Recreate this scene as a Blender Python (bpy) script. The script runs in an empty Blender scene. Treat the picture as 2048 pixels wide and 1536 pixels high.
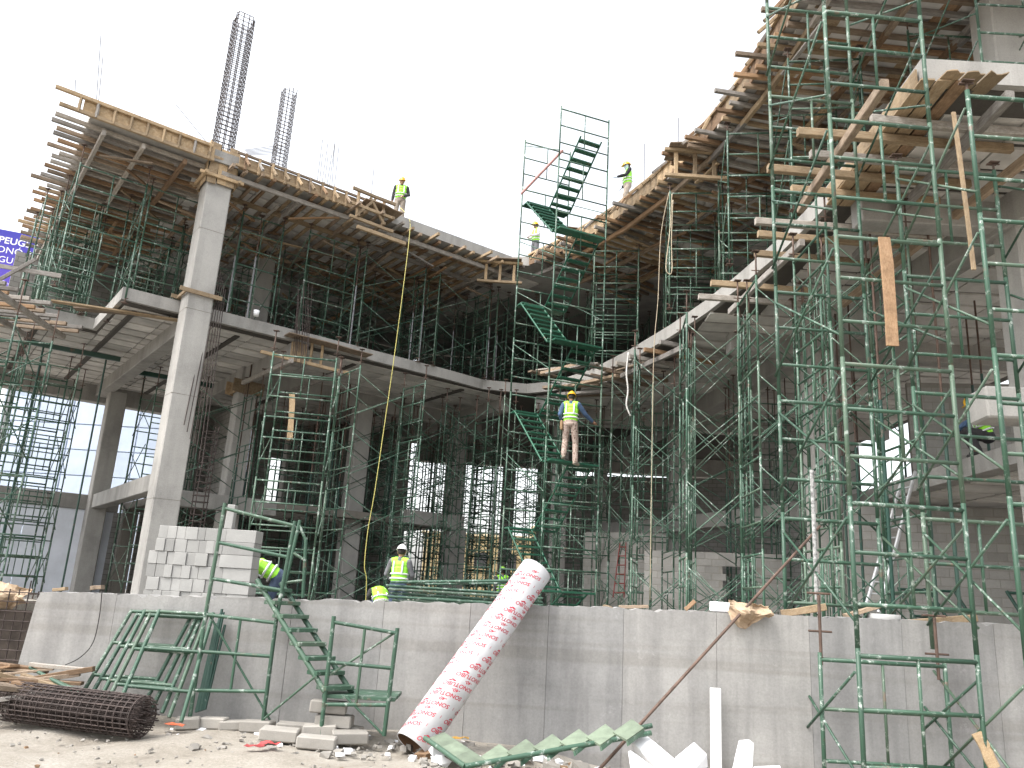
import bpy, bmesh, math, random
from mathutils import Matrix, Vector

# ------------------------------------------------------------------ camera, sky, sun, exposure
scn = bpy.context.scene
COL = scn.collection
F_PX, EYE = 1600.0, 1.65
_dx, _dy = 1372 - 1024, -5228 - 768
ROLL = math.atan2(_dx, -_dy)
PITCH = math.atan(F_PX / math.hypot(_dx, _dy))
R0 = Vector((1, 0, 0)); U0 = Vector((0, -math.sin(PITCH), math.cos(PITCH))); F0 = Vector((0, math.cos(PITCH), math.sin(PITCH)))
CX = R0 * math.cos(ROLL) + U0 * math.sin(ROLL)
CY = -R0 * math.sin(ROLL) + U0 * math.cos(ROLL)
cam_d = bpy.data.cameras.new('camera'); cam = bpy.data.objects.new('camera', cam_d); COL.objects.link(cam)
cam_d.sensor_width = 36; cam_d.lens = F_PX / 2048 * 36; cam_d.clip_end = 3000; cam_d.clip_start = 0.1
mw = Matrix.Identity(4)
for i in range(3):
    mw[i][0] = CX[i]; mw[i][1] = CY[i]; mw[i][2] = -F0[i]
mw[2][3] = EYE
cam.matrix_world = mw
scn.camera = cam

world = bpy.data.worlds.new('World'); scn.world = world; world.use_nodes = True
wn = world.node_tree.nodes; wl = world.node_tree.links; wn.clear()
SUN_EL, SUN_AZ = math.radians(56), math.radians(238)      # azimuth clockwise from +Y
sky = wn.new('ShaderNodeTexSky'); sky.sky_type = 'NISHITA'; sky.sun_disc = False
sky.sun_elevation = SUN_EL; sky.sun_rotation = SUN_AZ; sky.dust_density = 4.0; sky.air_density = 1.2
hs = wn.new('ShaderNodeHueSaturation'); hs.inputs['Saturation'].default_value = 0.22; hs.inputs['Value'].default_value = 1.0
bg = wn.new('ShaderNodeBackground'); bg.inputs['Strength'].default_value = 0.15
wo = wn.new('ShaderNodeOutputWorld')
wl.new(sky.outputs[0], hs.inputs['Color']); wl.new(hs.outputs[0], bg.inputs['Color']); wl.new(bg.outputs[0], wo.inputs[0])
sl = bpy.data.lights.new('sun', 'SUN'); sl.energy = 0.6; sl.angle = math.radians(22); sl.color = (1, 0.96, 0.9)
so = bpy.data.objects.new('sun', sl); COL.objects.link(so)
sd = Vector((math.sin(SUN_AZ) * math.cos(SUN_EL), math.cos(SUN_AZ) * math.cos(SUN_EL), math.sin(SUN_EL)))
so.rotation_euler = sd.to_track_quat('Z', 'Y').to_euler(); so.location = sd * 60
scn.view_settings.view_transform = 'Standard'; scn.view_settings.look = 'None'
scn.view_settings.gamma = 1.0; scn.view_settings.exposure = 1.75
scn.view_settings.use_curve_mapping = False
scn.cycles.max_bounces = 5; scn.cycles.diffuse_bounces = 4; scn.cycles.glossy_bounces = 2
scn.cycles.transmission_bounces = 3; scn.cycles.transparent_max_bounces = 4

RND = random.Random(7)
ORD = ['first', 'second', 'third', 'fourth', 'fifth', 'sixth', 'seventh', 'eighth', 'ninth', 'tenth', 'eleventh', 'twelfth', 'thirteenth', 'fourteenth']
V = Vector
def ray(px, py):
    return CX * ((px - 1024) / F_PX) + CY * (-(py - 768) / F_PX) + F0
def AY(px, py, y):
    d = ray(px, py); return V((0, 0, EYE)) + d * (y / d.y)
def AZ(px, py, z):
    d = ray(px, py); return V((0, 0, EYE)) + d * ((z - EYE) / d.z)

# ------------------------------------------------------------------ materials
MATS = {}
def ramp(nt, fac, stops):
    r = nt.nodes.new('ShaderNodeValToRGB'); el = r.color_ramp.elements
    while len(el) < len(stops): el.new(0.5)
    for e, (p, c) in zip(el, stops):
        e.position = p; e.color = (*c, 1) if len(c) == 3 else c
    nt.links.new(fac, r.inputs[0]); return r.outputs[0]
def mix(nt, fac, a, b, mode='MIX'):
    m = nt.nodes.new('ShaderNodeMix'); m.data_type = 'RGBA'; m.blend_type = mode
    for s, v in ((m.inputs[0], fac), (m.inputs[6], a), (m.inputs[7], b)):
        if hasattr(v, 'links'): nt.links.new(v, s)
        elif isinstance(v, (int, float)): s.default_value = v
        else: s.default_value = (*v, 1)
    return m.outputs[2]
def noise(nt, scale, detail=4, rough=0.6, vec=None, sc=(1, 1, 1)):
    if vec is None:
        g = nt.nodes.new('ShaderNodeNewGeometry'); vec = g.outputs['Position']
    if sc != (1, 1, 1):
        mp = nt.nodes.new('ShaderNodeMapping'); mp.inputs['Scale'].default_value = sc; nt.links.new(vec, mp.inputs[0]); vec = mp.outputs[0]
    n = nt.nodes.new('ShaderNodeTexNoise'); n.inputs['Scale'].default_value = scale
    n.inputs['Detail'].default_value = detail; n.inputs['Roughness'].default_value = rough
    nt.links.new(vec, n.inputs['Vector']); return n.outputs['Fac']
def bump(nt, h, strength, dist=0.02):
    b = nt.nodes.new('ShaderNodeBump'); b.inputs['Strength'].default_value = strength; b.inputs['Distance'].default_value = dist
    nt.links.new(h, b.inputs['Height']); return b.outputs[0]
def M(name, fn, rough=0.8, metal=0.0):
    if name in MATS: return MATS[name]
    m = bpy.data.materials.new(name); m.use_nodes = True; nt = m.node_tree
    b = nt.nodes['Principled BSDF']; b.inputs['Roughness'].default_value = rough; b.inputs['Metallic'].default_value = metal
    fn(nt, b); MATS[name] = m; return m
def setc(nt, b, c): nt.links.new(c, b.inputs['Base Color'])
def orand(nt):
    o = nt.nodes.new('ShaderNodeObjectInfo'); return o.outputs['Random']
def scl(c, k): return tuple(x * k for x in c)

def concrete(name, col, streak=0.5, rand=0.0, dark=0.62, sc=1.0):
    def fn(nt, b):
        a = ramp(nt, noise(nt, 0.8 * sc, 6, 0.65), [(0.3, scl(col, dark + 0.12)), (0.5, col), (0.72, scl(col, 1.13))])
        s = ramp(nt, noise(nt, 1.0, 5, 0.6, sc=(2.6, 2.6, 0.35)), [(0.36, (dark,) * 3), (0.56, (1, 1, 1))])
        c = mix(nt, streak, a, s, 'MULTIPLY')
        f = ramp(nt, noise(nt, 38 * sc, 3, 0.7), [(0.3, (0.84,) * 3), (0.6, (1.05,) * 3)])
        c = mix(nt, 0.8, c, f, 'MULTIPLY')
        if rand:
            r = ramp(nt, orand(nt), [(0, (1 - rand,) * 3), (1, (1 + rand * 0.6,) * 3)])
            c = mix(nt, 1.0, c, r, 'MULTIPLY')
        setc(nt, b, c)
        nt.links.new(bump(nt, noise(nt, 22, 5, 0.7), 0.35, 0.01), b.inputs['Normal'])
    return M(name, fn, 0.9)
CONC = concrete('concrete', (0.335, 0.322, 0.30))
CONC_COL = concrete('column_concrete', (0.385, 0.37, 0.345), 0.35)
CONC_OLD = concrete('old_concrete', (0.22, 0.20, 0.172), 0.5)
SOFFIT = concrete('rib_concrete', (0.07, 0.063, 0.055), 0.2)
BLOCK = concrete('block_concrete', (0.32, 0.315, 0.30), 0.1, 0.22, 0.8, 3)
DUSTY = concrete('dusty_block', (0.30, 0.28, 0.25), 0.1, 0.2, 0.75, 4)
BLOCKW = concrete('wall_block', (0.30, 0.29, 0.27), 0.2, 0.14, 0.75, 2)
def farblock(nt, b):
    t = nt.nodes.new('ShaderNodeTexCoord'); s = nt.nodes.new('ShaderNodeSeparateXYZ'); c = nt.nodes.new('ShaderNodeCombineXYZ')
    nt.links.new(t.outputs['Object'], s.inputs[0]); nt.links.new(s.outputs['X'], c.inputs['X']); nt.links.new(s.outputs['Z'], c.inputs['Y'])
    br = nt.nodes.new('ShaderNodeTexBrick'); nt.links.new(c.outputs[0], br.inputs['Vector'])
    br.inputs['Scale'].default_value = 1.0; br.inputs['Brick Width'].default_value = .4; br.inputs['Row Height'].default_value = .2; br.inputs['Mortar Size'].default_value = .012
    br.inputs['Color1'].default_value = (.30, .29, .27, 1); br.inputs['Color2'].default_value = (.24, .23, .21, 1); br.inputs['Mortar'].default_value = (.15, .14, .125, 1)
    f = ramp(nt, noise(nt, 1.5, 6, .7), [(.3, (.72,) * 3), (.6, (1, 1, 1))])
    setc(nt, b, mix(nt, 1.0, br.outputs['Color'], f, 'MULTIPLY'))
BLOCKFAR = M('far_block_wall', farblock, .9)
MORTAR = concrete('mortar', (0.25, 0.235, 0.21), 0.1)
FLOOR = concrete('floor_concrete', (0.22, 0.205, 0.185), 0.1)

def wallmat(nt, b):
    a = ramp(nt, noise(nt, 0.9, 7, 0.68), [(0.30, (0.225, 0.222, 0.216)), (0.48, (0.29, 0.287, 0.278)), (0.7, (0.355, 0.35, 0.337))])
    s = ramp(nt, noise(nt, 1.6, 5, 0.6, sc=(3.0, 3.0, 0.22)), [(0.34, (0.68, 0.68, 0.69)), (0.58, (1, 1, 1))])
    c = mix(nt, 0.7, a, s, 'MULTIPLY')
    h = ramp(nt, noise(nt, 1.0, 3, 0.5, sc=(0.15, 0.15, 6.0)), [(0.38, (0.78, 0.76, 0.73)), (0.5, (1, 1, 1))])
    c = mix(nt, 0.55, c, h, 'MULTIPLY')
    w = ramp(nt, noise(nt, 3.2, 8, 0.75), [(0.60, (0, 0, 0)), (0.85, (1, 1, 1))])
    c = mix(nt, w, c, (0.47, 0.465, 0.455))
    f = ramp(nt, noise(nt, 45, 3, 0.7), [(0.3, (0.86,) * 3), (0.6, (1.04,) * 3)])
    c = mix(nt, 0.8, c, f, 'MULTIPLY')
    r = ramp(nt, orand(nt), [(0, (0.88, 0.88, 0.89)), (1, (1.08, 1.06, 1.04))])
    c = mix(nt, 1.0, c, r, 'MULTIPLY')
    setc(nt, b, c)
    nt.links.new(bump(nt, noise(nt, 14, 6, 0.7), 0.3, 0.012), b.inputs['Normal'])
WALLM = M('retaining_wall_concrete', wallmat, 0.9)

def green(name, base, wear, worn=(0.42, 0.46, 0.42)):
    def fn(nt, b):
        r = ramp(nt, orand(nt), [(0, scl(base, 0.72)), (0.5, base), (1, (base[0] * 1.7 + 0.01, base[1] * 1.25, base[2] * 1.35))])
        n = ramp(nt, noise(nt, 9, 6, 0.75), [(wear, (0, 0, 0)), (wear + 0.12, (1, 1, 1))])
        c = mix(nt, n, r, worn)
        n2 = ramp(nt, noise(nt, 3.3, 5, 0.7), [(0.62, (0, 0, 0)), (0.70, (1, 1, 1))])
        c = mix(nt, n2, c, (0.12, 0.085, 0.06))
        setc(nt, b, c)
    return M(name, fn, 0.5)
GREEN = green('green_scaffold_paint', (0.036, 0.092, 0.058), 0.55)
GREEN_F = green('green_scaffold_paint_near', (0.035, 0.088, 0.054), 0.56)
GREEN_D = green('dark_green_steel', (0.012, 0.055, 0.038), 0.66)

def wood(name, a, b_, c_, rand=0.5):
    def fn(nt, b):
        t = nt.nodes.new('ShaderNodeTexCoord')
        g = ramp(nt, noise(nt, 3, 6, 0.7, vec=t.outputs['Generated'], sc=(2.5, 2.5, 10)), [(0.3, a), (0.5, b_), (0.72, c_)])
        r = ramp(nt, orand(nt), [(0, (1 - rand,) * 3), (0.6, (1, 1, 1)), (1, (1.25, 1.22, 1.16))])
        c = mix(nt, 1.0, g, r, 'MULTIPLY')
        st = ramp(nt, noise(nt, 5, 5, 0.7), [(0.35, (0.62, 0.6, 0.58)), (0.55, (1, 1, 1))])
        c = mix(nt, 0.7, c, st, 'MULTIPLY')
        setc(nt, b, c)
    return M(name, fn, 0.85)
WOOD = wood('weathered_timber', (0.20, 0.145, 0.10), (0.30, 0.225, 0.16), (0.42, 0.34, 0.26))
WOOD_N = wood('fresh_timber', (0.28, 0.19, 0.105), (0.37, 0.27, 0.165), (0.47, 0.375, 0.26), 0.45)
WOOD_G = wood('grey_timber', (0.20, 0.18, 0.16), (0.30, 0.275, 0.25), (0.42, 0.40, 0.37), 0.45)
WOOD_B = wood('brown_plank', (0.19, 0.115, 0.062), (0.28, 0.175, 0.10), (0.37, 0.25, 0.155), 0.45)
def flat(name, col, rough=0.7, metal=0.0, var=0.12, sc=6.0):
    def fn(nt, b):
        c = ramp(nt, noise(nt, sc, 5, 0.65), [(0.32, scl(col, 1 - var * 1.6)), (0.66, scl(col, 1 + var * 0.6))])
        r = ramp(nt, orand(nt), [(0, (1 - var,) * 3), (1, (1 + var * 0.4,) * 3)])
        setc(nt, b, mix(nt, 1.0, c, r, 'MULTIPLY'))
    return M(name, fn, rough, metal)
FOAMC = flat('polystyrene_panel', (0.62, 0.595, 0.56), 0.9, 0, 0.20, 1.0)
FOAM = flat('white_foam', (0.80, 0.80, 0.81), 0.85, 0, 0.05)
RUST = flat('rusty_rebar', (0.075, 0.056, 0.05), 0.75, 0.3, 0.35, 12)
STEEL = flat('grey_steel', (0.30, 0.30, 0.31), 0.5, 0.6, 0.2)
JACK = flat('rusty_jack_screw', (0.13, 0.085, 0.065), 0.7, 0.3, 0.3)
ALU = flat('aluminium', (0.62, 0.63, 0.64), 0.4, 0.7, 0.08)
PAPER = flat('kraft_paper', (0.42, 0.31, 0.21), 0.9, 0, 0.15)
ROPEM = flat('rope_fibre', (0.50, 0.42, 0.30), 0.9, 0, 0.15)
HOSE = flat('yellow_hose', (0.50, 0.45, 0.12), 0.5, 0, 0.1)
HIVIS = flat('lime_vest', (0.36, 0.86, 0.06), 0.7, 0, 0.06)
REFL = flat('silver_tape', (0.75, 0.77, 0.76), 0.4, 0.1, 0.05)
HATY = flat('yellow_helmet', (0.75, 0.40, 0.02), 0.35, 0, 0.05)
HATW = flat('white_helmet', (0.80, 0.80, 0.80), 0.35, 0, 0.05)
SKIN = flat('skin', (0.30, 0.16, 0.10), 0.6, 0, 0.08)
BLACK = flat('dark_boot', (0.03, 0.028, 0.026), 0.8, 0, 0.2)
def cloth(name, c): return flat('cloth_' + name, c, 0.9, 0, 0.22, 9)

# ------------------------------------------------------------------ builders
W = {}
CACHE = {}
def link(name, data, Mx, parent=None):
    o = bpy.data.objects.new(name, data); COL.objects.link(o)
    if parent is not None:
        o.parent = parent; o.matrix_parent_inverse = W[parent].inverted()
    o.matrix_basis = Mx; W[o] = Mx.copy()
    return o
def tag(o, label, cat=None, group=None, kind=None):
    if label: o['label'] = label
    if cat: o['category'] = cat
    if group: o['group'] = group
    if kind: o['kind'] = kind
    return o
def thing(name, label, cat, loc, group=None):
    return tag(link(name, None, Matrix.Translation(V(loc))), label, cat, group)
def mesh_from(key, mat, fn):
    k = (key, mat.name)
    if k not in CACHE:
        bm = bmesh.new(); fn(bm); bmesh.ops.recalc_face_normals(bm, faces=bm.faces)
        me = bpy.data.meshes.new(str(key[0] if isinstance(key, tuple) else key)); bm.to_mesh(me); bm.free()
        me.materials.append(mat); CACHE[k] = me
    return CACHE[k]
def frame_mat(a, b, up=V((0, 0, 1))):
    z = (b - a); L = z.length; z = z / L
    u = up if abs(z.dot(up)) < 0.995 else V((0, 1, 0))
    x = u.cross(z).normalized(); y = z.cross(x)
    m = Matrix.Identity(4)
    for i in range(3): m[i][0] = x[i]; m[i][1] = y[i]; m[i][2] = z[i]; m[i][3] = a[i]
    return m, L
def bm_tube(bm, a, b, r, seg=6, cap=True):
    a, b = V(a), V(b); m, L = frame_mat(a, b)
    r0 = []; r1 = []
    for i in range(seg):
        t = 2 * math.pi * i / seg; c, s = math.cos(t) * r, math.sin(t) * r
        r0.append(bm.verts.new(m @ V((c, s, 0)))); r1.append(bm.verts.new(m @ V((c, s, L))))
    for i in range(seg):
        f = bm.faces.new((r0[i], r0[(i + 1) % seg], r1[(i + 1) % seg], r1[i])); f.smooth = True
    if cap: bm.faces.new(r0[::-1]); bm.faces.new(r1)
def bm_path(bm, pts, r, seg=6, closed=False, cap=True):
    pts = [V(p) for p in pts]; n = len(pts); rings = []
    for i, p in enumerate(pts):
        if closed: d = (pts[(i + 1) % n] - pts[i - 1])
        else: d = (pts[min(i + 1, n - 1)] - pts[max(i - 1, 0)])
        d = d.normalized() if d.length > 1e-9 else V((0, 0, 1))
        u = V((0, 0, 1)) if abs(d.z) < 0.9 else V((0, 1, 0))
        x = u.cross(d).normalized(); y = d.cross(x)
        rr = r[i] if isinstance(r, (list, tuple)) else r
        rings.append([bm.verts.new(p + x * math.cos(2 * math.pi * k / seg) * rr + y * math.sin(2 * math.pi * k / seg) * rr) for k in range(seg)])
    for i in range(n if closed else n - 1):
        A, B = rings[i], rings[(i + 1) % n]
        for k in range(seg):
            f = bm.faces.new((A[k], A[(k + 1) % seg], B[(k + 1) % seg], B[k])); f.smooth = True
    if cap and not closed: bm.faces.new(rings[0][::-1]); bm.faces.new(rings[-1])
def bm_box(bm, c, d, mx=None, bev=0.0):
    c, d = V(c), V(d); vs = []
    for x in (-.5, .5):
        for y in (-.5, .5):
            for z in (-.5, .5):
                p = c + V((x * d.x, y * d.y, z * d.z)); vs.append(bm.verts.new(mx @ p if mx else p))
    fs = [bm.faces.new([vs[i] for i in q]) for q in ((0, 1, 3, 2), (4, 6, 7, 5), (0, 4, 5, 1), (2, 3, 7, 6), (0, 2, 6, 4), (1, 5, 7, 3))]
    if bev: bmesh.ops.bevel(bm, geom=list({e for f in fs for e in f.edges}), offset=bev, segments=1, affect='EDGES', profile=0.5)
def tube(name, a, b, r, mat, parent=None, seg=8):
    me = mesh_from(('tube', seg), mat, lambda bm: bm_tube(bm, (0, 0, 0), (0, 0, 1), 1, seg))
    m, L = frame_mat(V(a), V(b))
    return link(name, me, m @ Matrix.Diagonal((r, r, L, 1)), parent)
def box(name, c, d, mat, parent=None, rot=None, bev=0.012):
    """box of its own size centred at c; rot is a 3x3 or euler tuple"""
    key = ('box', round(d[0], 3), round(d[1], 3), round(d[2], 3), bev)
    me = mesh_from(key, mat, lambda bm: bm_box(bm, (0, 0, 0), d, None, bev))
    m = Matrix.Translation(V(c))
    if rot is not None:
        from mathutils import Euler
        m = m @ (rot.to_4x4() if isinstance(rot, Matrix) else Euler(rot).to_matrix().to_4x4())
    return link(name, me, m, parent)
def _timber(bm, v):
    R = random.Random(v); n = 5; rings = []
    for i in range(n):
        z = i / (n - 1); ox, oy = R.uniform(-.07, .07), R.uniform(-.07, .07); k = R.uniform(.94, 1.04)
        e = R.uniform(-.004, .004) if i in (0, n - 1) else 0
        rings.append([bm.verts.new((x * k + ox, y * k + oy, z + e)) for x, y in ((-.5, -.42), (-.42, -.5), (.42, -.5), (.5, -.42), (.5, .42), (.42, .5), (-.42, .5), (-.5, .42))])
    for A, B in zip(rings, rings[1:]):
        for k in range(8): bm.faces.new((A[k], A[(k + 1) % 8], B[(k + 1) % 8], B[k]))
    bm.faces.new(rings[0][::-1]); bm.faces.new(rings[-1])
def timber(name, a, b, w, h, mat, parent=None, up=V((0, 0, 1))):
    v = RND.randrange(5)
    me = mesh_from(('timber', v), mat, lambda bm: _timber(bm, v))
    m, L = frame_mat(V(a), V(b), up)
    return link(name, me, m @ Matrix.Diagonal((w, h, L, 1)), parent)
def prism(name, pts, z0, z1, mat, parent=None, bev=0.0):
    me = bpy.data.meshes.new(name); bm = bmesh.new()
    lo = [bm.verts.new((p[0], p[1], z0)) for p in pts]; hi = [bm.verts.new((p[0], p[1], z1)) for p in pts]
    n = len(pts)
    for i in range(n): bm.faces.new((lo[i], lo[(i + 1) % n], hi[(i + 1) % n], hi[i]))
    bm.faces.new(lo[::-1]); bm.faces.new(hi)
    bmesh.ops.recalc_face_normals(bm, faces=bm.faces)
    bm.to_mesh(me); bm.free(); me.materials.append(mat)
    return link(name, me, Matrix.Identity(4), parent)
def obj_bm(name, fn, mat, parent=None, mx=None, smooth=False):
    bm = bmesh.new(); fn(bm); bmesh.ops.recalc_face_normals(bm, faces=bm.faces)
    if smooth:
        for f in bm.faces: f.smooth = True
    me = bpy.data.meshes.new(name); bm.to_mesh(me); bm.free(); me.materials.append(mat)
    return link(name, me, mx or Matrix.Identity(4), parent)

# ------------------------------------------------------------------ the setting
def soil(nt, b):
    a = ramp(nt, noise(nt, 1.1, 7, 0.7), [(0.3, (0.21, 0.185, 0.15)), (0.5, (0.30, 0.272, 0.23)), (0.7, (0.37, 0.343, 0.30))])
    f = ramp(nt, noise(nt, 34, 4, 0.8), [(0.32, (0.70, 0.68, 0.66)), (0.55, (1, 1, 1)), (0.72, (1.2, 1.2, 1.2))])
    setc(nt, b, mix(nt, 0.9, a, f, 'MULTIPLY'))
    nt.links.new(bump(nt, noise(nt, 26, 6, 0.8), 0.6, 0.03), b.inputs['Normal'])
SOIL = M('sandy_ground', soil, 0.95)
def build_ground(bm):
    xs = [-900, -200, -60, -20] + [-12 + 0.2 * i for i in range(121)] + [20, 60, 200, 900]
    ys = [-60, -10, 0, 4] + [5 + 0.18 * i for i in range(31)] + [12, 40, 120, 400, 1500]
    R = random.Random(3); g = {}
    for i, x in enumerate(xs):
        for j, y in enumerate(ys):
            z = 0.0
            if -12 <= x <= 12 and 5 <= y <= 10.6:
                z = 0.025 * math.sin(x * 1.7 + y * 2.1) + 0.02 * math.sin(x * 4.3 - y * 3.1) + R.uniform(-.008, .008)
                z += 0.05 * max(0, (y - 9.2)) * (0.6 + 0.4 * math.sin(x * 2.3))
                z -= 0.36 * min(1, max(0, (x + .6) / 3.2))
            g[i, j] = bm.verts.new((x, y, z))
    for i in range(len(xs) - 1):
        for j in range(len(ys) - 1):
            f = bm.faces.new((g[i, j], g[i + 1, j], g[i + 1, j + 1], g[i, j + 1])); f.smooth = True
tag(obj_bm('ground', build_ground, SOIL), 'pale sandy ground littered with rubble', kind='structure')
prism('raised_floor', [(-24, 10.62), (20, 10.62), (20, 48), (-24, 48)], -0.3, 0.85, FLOOR)['kind'] = 'structure'

# retaining wall, cast panel by panel
wall = thing('retaining_wall', 'long low cast concrete retaining wall across the foreground', 'wall', (0, 10.4, 0))
def wtop(x): return 1.39 + (x + 5.7) * 0.030 if x < 1.5 else 1.606 + (x - 1.5) * 0.014
box('wall_core', (1.6, 10.475, 0.62), (14.5, 0.28, 1.5), CONC_OLD, wall, bev=0)
edges = [-5.75, -4.72, -3.62, -2.55, -1.42, -0.35, 0.62, 1.55, 2.70, 3.85, 5.0, 6.15, 7.3, 8.6]
for k, (xa, xb) in enumerate(zip(edges, edges[1:])):
    def pan(bm, xa=xa, xb=xb, k=k):
        R = random.Random(k); n = 14; g = 0.002; top = []
        for i in range(n + 1):
            x = xa + g + (xb - xa - 2 * g) * i / n
            top.append((x, wtop(x) + R.uniform(-.014, .010) - (0.03 if R.random() < .1 else 0)))
        xl = xa + g - (0.14 if k == 0 else 0)
        if k == 0: top[0] = (top[0][0] + .05, top[0][1] - .10); top.insert(1, (top[0][0] + .03, top[0][1] + .06))
        prof = [(xl, -0.9)] + top + [(xb - g, -0.9)]
        yf = 10.3 + R.uniform(-.003, .004)
        fr = [bm.verts.new((x, yf, z)) for x, z in prof]; bk = [bm.verts.new((x, 10.61, z)) for x, z in prof]
        bm.faces.new(fr); bm.faces.new(bk[::-1]); m = len(prof)
        for i in range(m): bm.faces.new((fr[i], bk[i], bk[(i + 1) % m], fr[(i + 1) % m]))
    obj_bm('wall_panel', pan, WALLM, wall)

# ------------------------------------------------------------------ the concrete building
OX, OY = -10.74, 20.54
U2 = V((0.8, 0.6, 0)); N2 = V((-0.6, 0.8, 0))
def LW(a, b, z=0.0): return V((OX, OY, z)) + U2 * a + N2 * b
ANG = math.atan2(0.6, 0.8)
RZ = Matrix.Rotation(ANG, 3, 'Z')
bld = thing('concrete_building', 'unfinished two-winged concrete building frame behind the retaining wall', 'building', (0, 28, 0.85))
QC = [V(p) for p in ((0.55, 28.2, 0), (1.5, 27.6, 0), (2.6, 25.9, 0), (3.55, 23.4, 0), (4.29, 20.99, 0), (4.78, 19, 0), (5.12, 17.15, 0), (5.40, 15.2, 0), (5.52, 13.4, 0), (5.50, 11.6, 0), (5.42, 9.5, 0))]
RC_ = [V(p) for p in ((0.4, 26.8, 0), (1.6, 25.2, 0), (2.92, 22.88, 0), (3.85, 20.6, 0), (4.53, 18.48, 0), (4.85, 17.0, 0), (5.05, 15.76, 0), (5.2, 13.67, 0), (5.3, 11.5, 0), (5.35, 8.8, 0))]
Z1B, Z1T, Z2B, Z2T = 8.85, 9.2, 13.25, 13.6
slab_pts = [LW(0, -.1), LW(5.3, -.12), LW(10.67, 0), LW(12.2, .12)] + QC + [V((15, 9.5, 0)), V((15, 40, 0)), LW(16, 12), LW(-5, 12), LW(-5, 3.6), LW(0, 3.6)]
slab1 = prism('floor_slab', slab_pts, Z1B, Z1T, CONC, bld)
slab1['label'] = 'upper floor slab with ribbed panel soffit'
roof_pts = [LW(-1.7, -1.0), LW(5.5, -1.15), LW(12.2, -1.2)] + RC_ + [V((15, 8.8, 0)), V((15, 40, 0)), LW(16, 12), LW(-1.4, 12)]
roof = prism('roof_slab', roof_pts, Z2B, Z2T, CONC, bld)

def inside(p, poly):
    c = False; n = len(poly)
    for i in range(n):
        a, b = poly[i], poly[i - 1]
        if (a.y > p.y) != (b.y > p.y) and p.x < (b.x - a.x) * (p.y - a.y) / (b.y - a.y) + a.x: c = not c
    return c
def panels(parent, poly, z, left, right):
    # foam panels between the ribs: rows follow each wing's own direction
    a0, a1, da, b0, b1, db = left
    a = a0
    while a < a1:
        b = b0
        while b < b1:
            cs = [LW(a + i * da * .975, b + j * (db - .13)) for i in (0, 1) for j in (0, 1)]
            if all(inside(c, poly) for c in cs):
                box('ceiling_panel', LW(a + da * .4875, b + (db - .13) / 2, z + RND.uniform(-.012, .012)), (da * .975, db - .13, 0.06), FOAMC, parent, RZ, 0)
            b += db
        a += da
    x0, x1, dx, y0, y1, dy = right
    x = x0
    while x < x1:
        y = y0
        while y < y1:
            cs = [V((x + i * (dx * .975), y + j * (dy - .13), 0)) for i in (0, 1) for j in (0, 1)]
            if all(inside(c, poly) for c in cs):
                box('ceiling_panel', (x + dx * .4875, y + (dy - .13) / 2, z + RND.uniform(-.012, .012)), (dx * .975, dy - .13, 0.06), FOAMC, parent, None, 0)
            y += dy
        x += dx
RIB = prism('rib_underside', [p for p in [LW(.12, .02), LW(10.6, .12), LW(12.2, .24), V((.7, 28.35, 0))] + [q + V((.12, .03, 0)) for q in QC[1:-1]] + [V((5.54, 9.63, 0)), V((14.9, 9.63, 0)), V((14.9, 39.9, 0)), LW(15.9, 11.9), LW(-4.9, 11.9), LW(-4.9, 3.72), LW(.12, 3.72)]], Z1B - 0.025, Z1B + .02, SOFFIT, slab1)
panels(slab1, slab_pts, Z1B - .035, (-4.7, 12.6, 1.22, 0.35, 11.4, .72), (1.2, 14.5, 1.22, 10.2, 33, .72))
panels(roof, roof_pts, Z2B - .01, (-1.5, 12.6, 1.55, -0.6, 9, .80), (1.2, 10.5, 1.4, 9.4, 27, .82))

def column(x, y, z0, z1, s, ang=ANG, mat=CONC_COL, label=None):
    me = mesh_from(('column', round(s, 2), round(z1 - z0, 2)), mat, lambda bm: bm_box(bm, (0, 0, (z1 - z0) / 2), (s, s, z1 - z0), None, 0.03))
    o = link('column', me, Matrix.Translation((x, y, z0)) @ Matrix.Rotation(ang, 4, 'Z'), bld)
    if label: o['label'] = label
    return o
c1 = column(-8.94, 21.19, 0.85, 12.75, .70, label='tall pale corner column rising through both floors')
for z in (3.6, 6.4, 8.8, 11.2):     # thin lift joints of the formwork
    box('lift_joint', (-8.94, 21.19, z), (.706, .706, .012), CONC_OLD, c1, RZ, 0)
for a, b, z1 in ((5.1, 4.25, 13.0), (9.6, 4.25, 8.4), (14, 4.25, 8.4), (2.2, 10.2, 8.4), (-3.4, 10.2, 8.4), (9.5, 10.5, 8.4), (14, 10.5, 8.4), (5.1, 10.6, 8.4)):
    p = LW(a, b); column(p.x, p.y, .85, z1, .62)
for x, y, s, z1 in ((7.95, 20, .68, 8.4), (8.7, 12.6, .68, 13.0), (6.45, 30, .62, 8.4), (2.1, 31.5, .62, 8.4), (11.5, 27, .62, 8.4), (4.6, 39, .6, 8.4), (0.1, 39.3, .6, 8.4), (10.8, 14.2, .6, 13.0), (6.6, 28, .6, 13)):
    column(x, y, .85 if y != 28 else 9.2, z1, s, 0.0)

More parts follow.
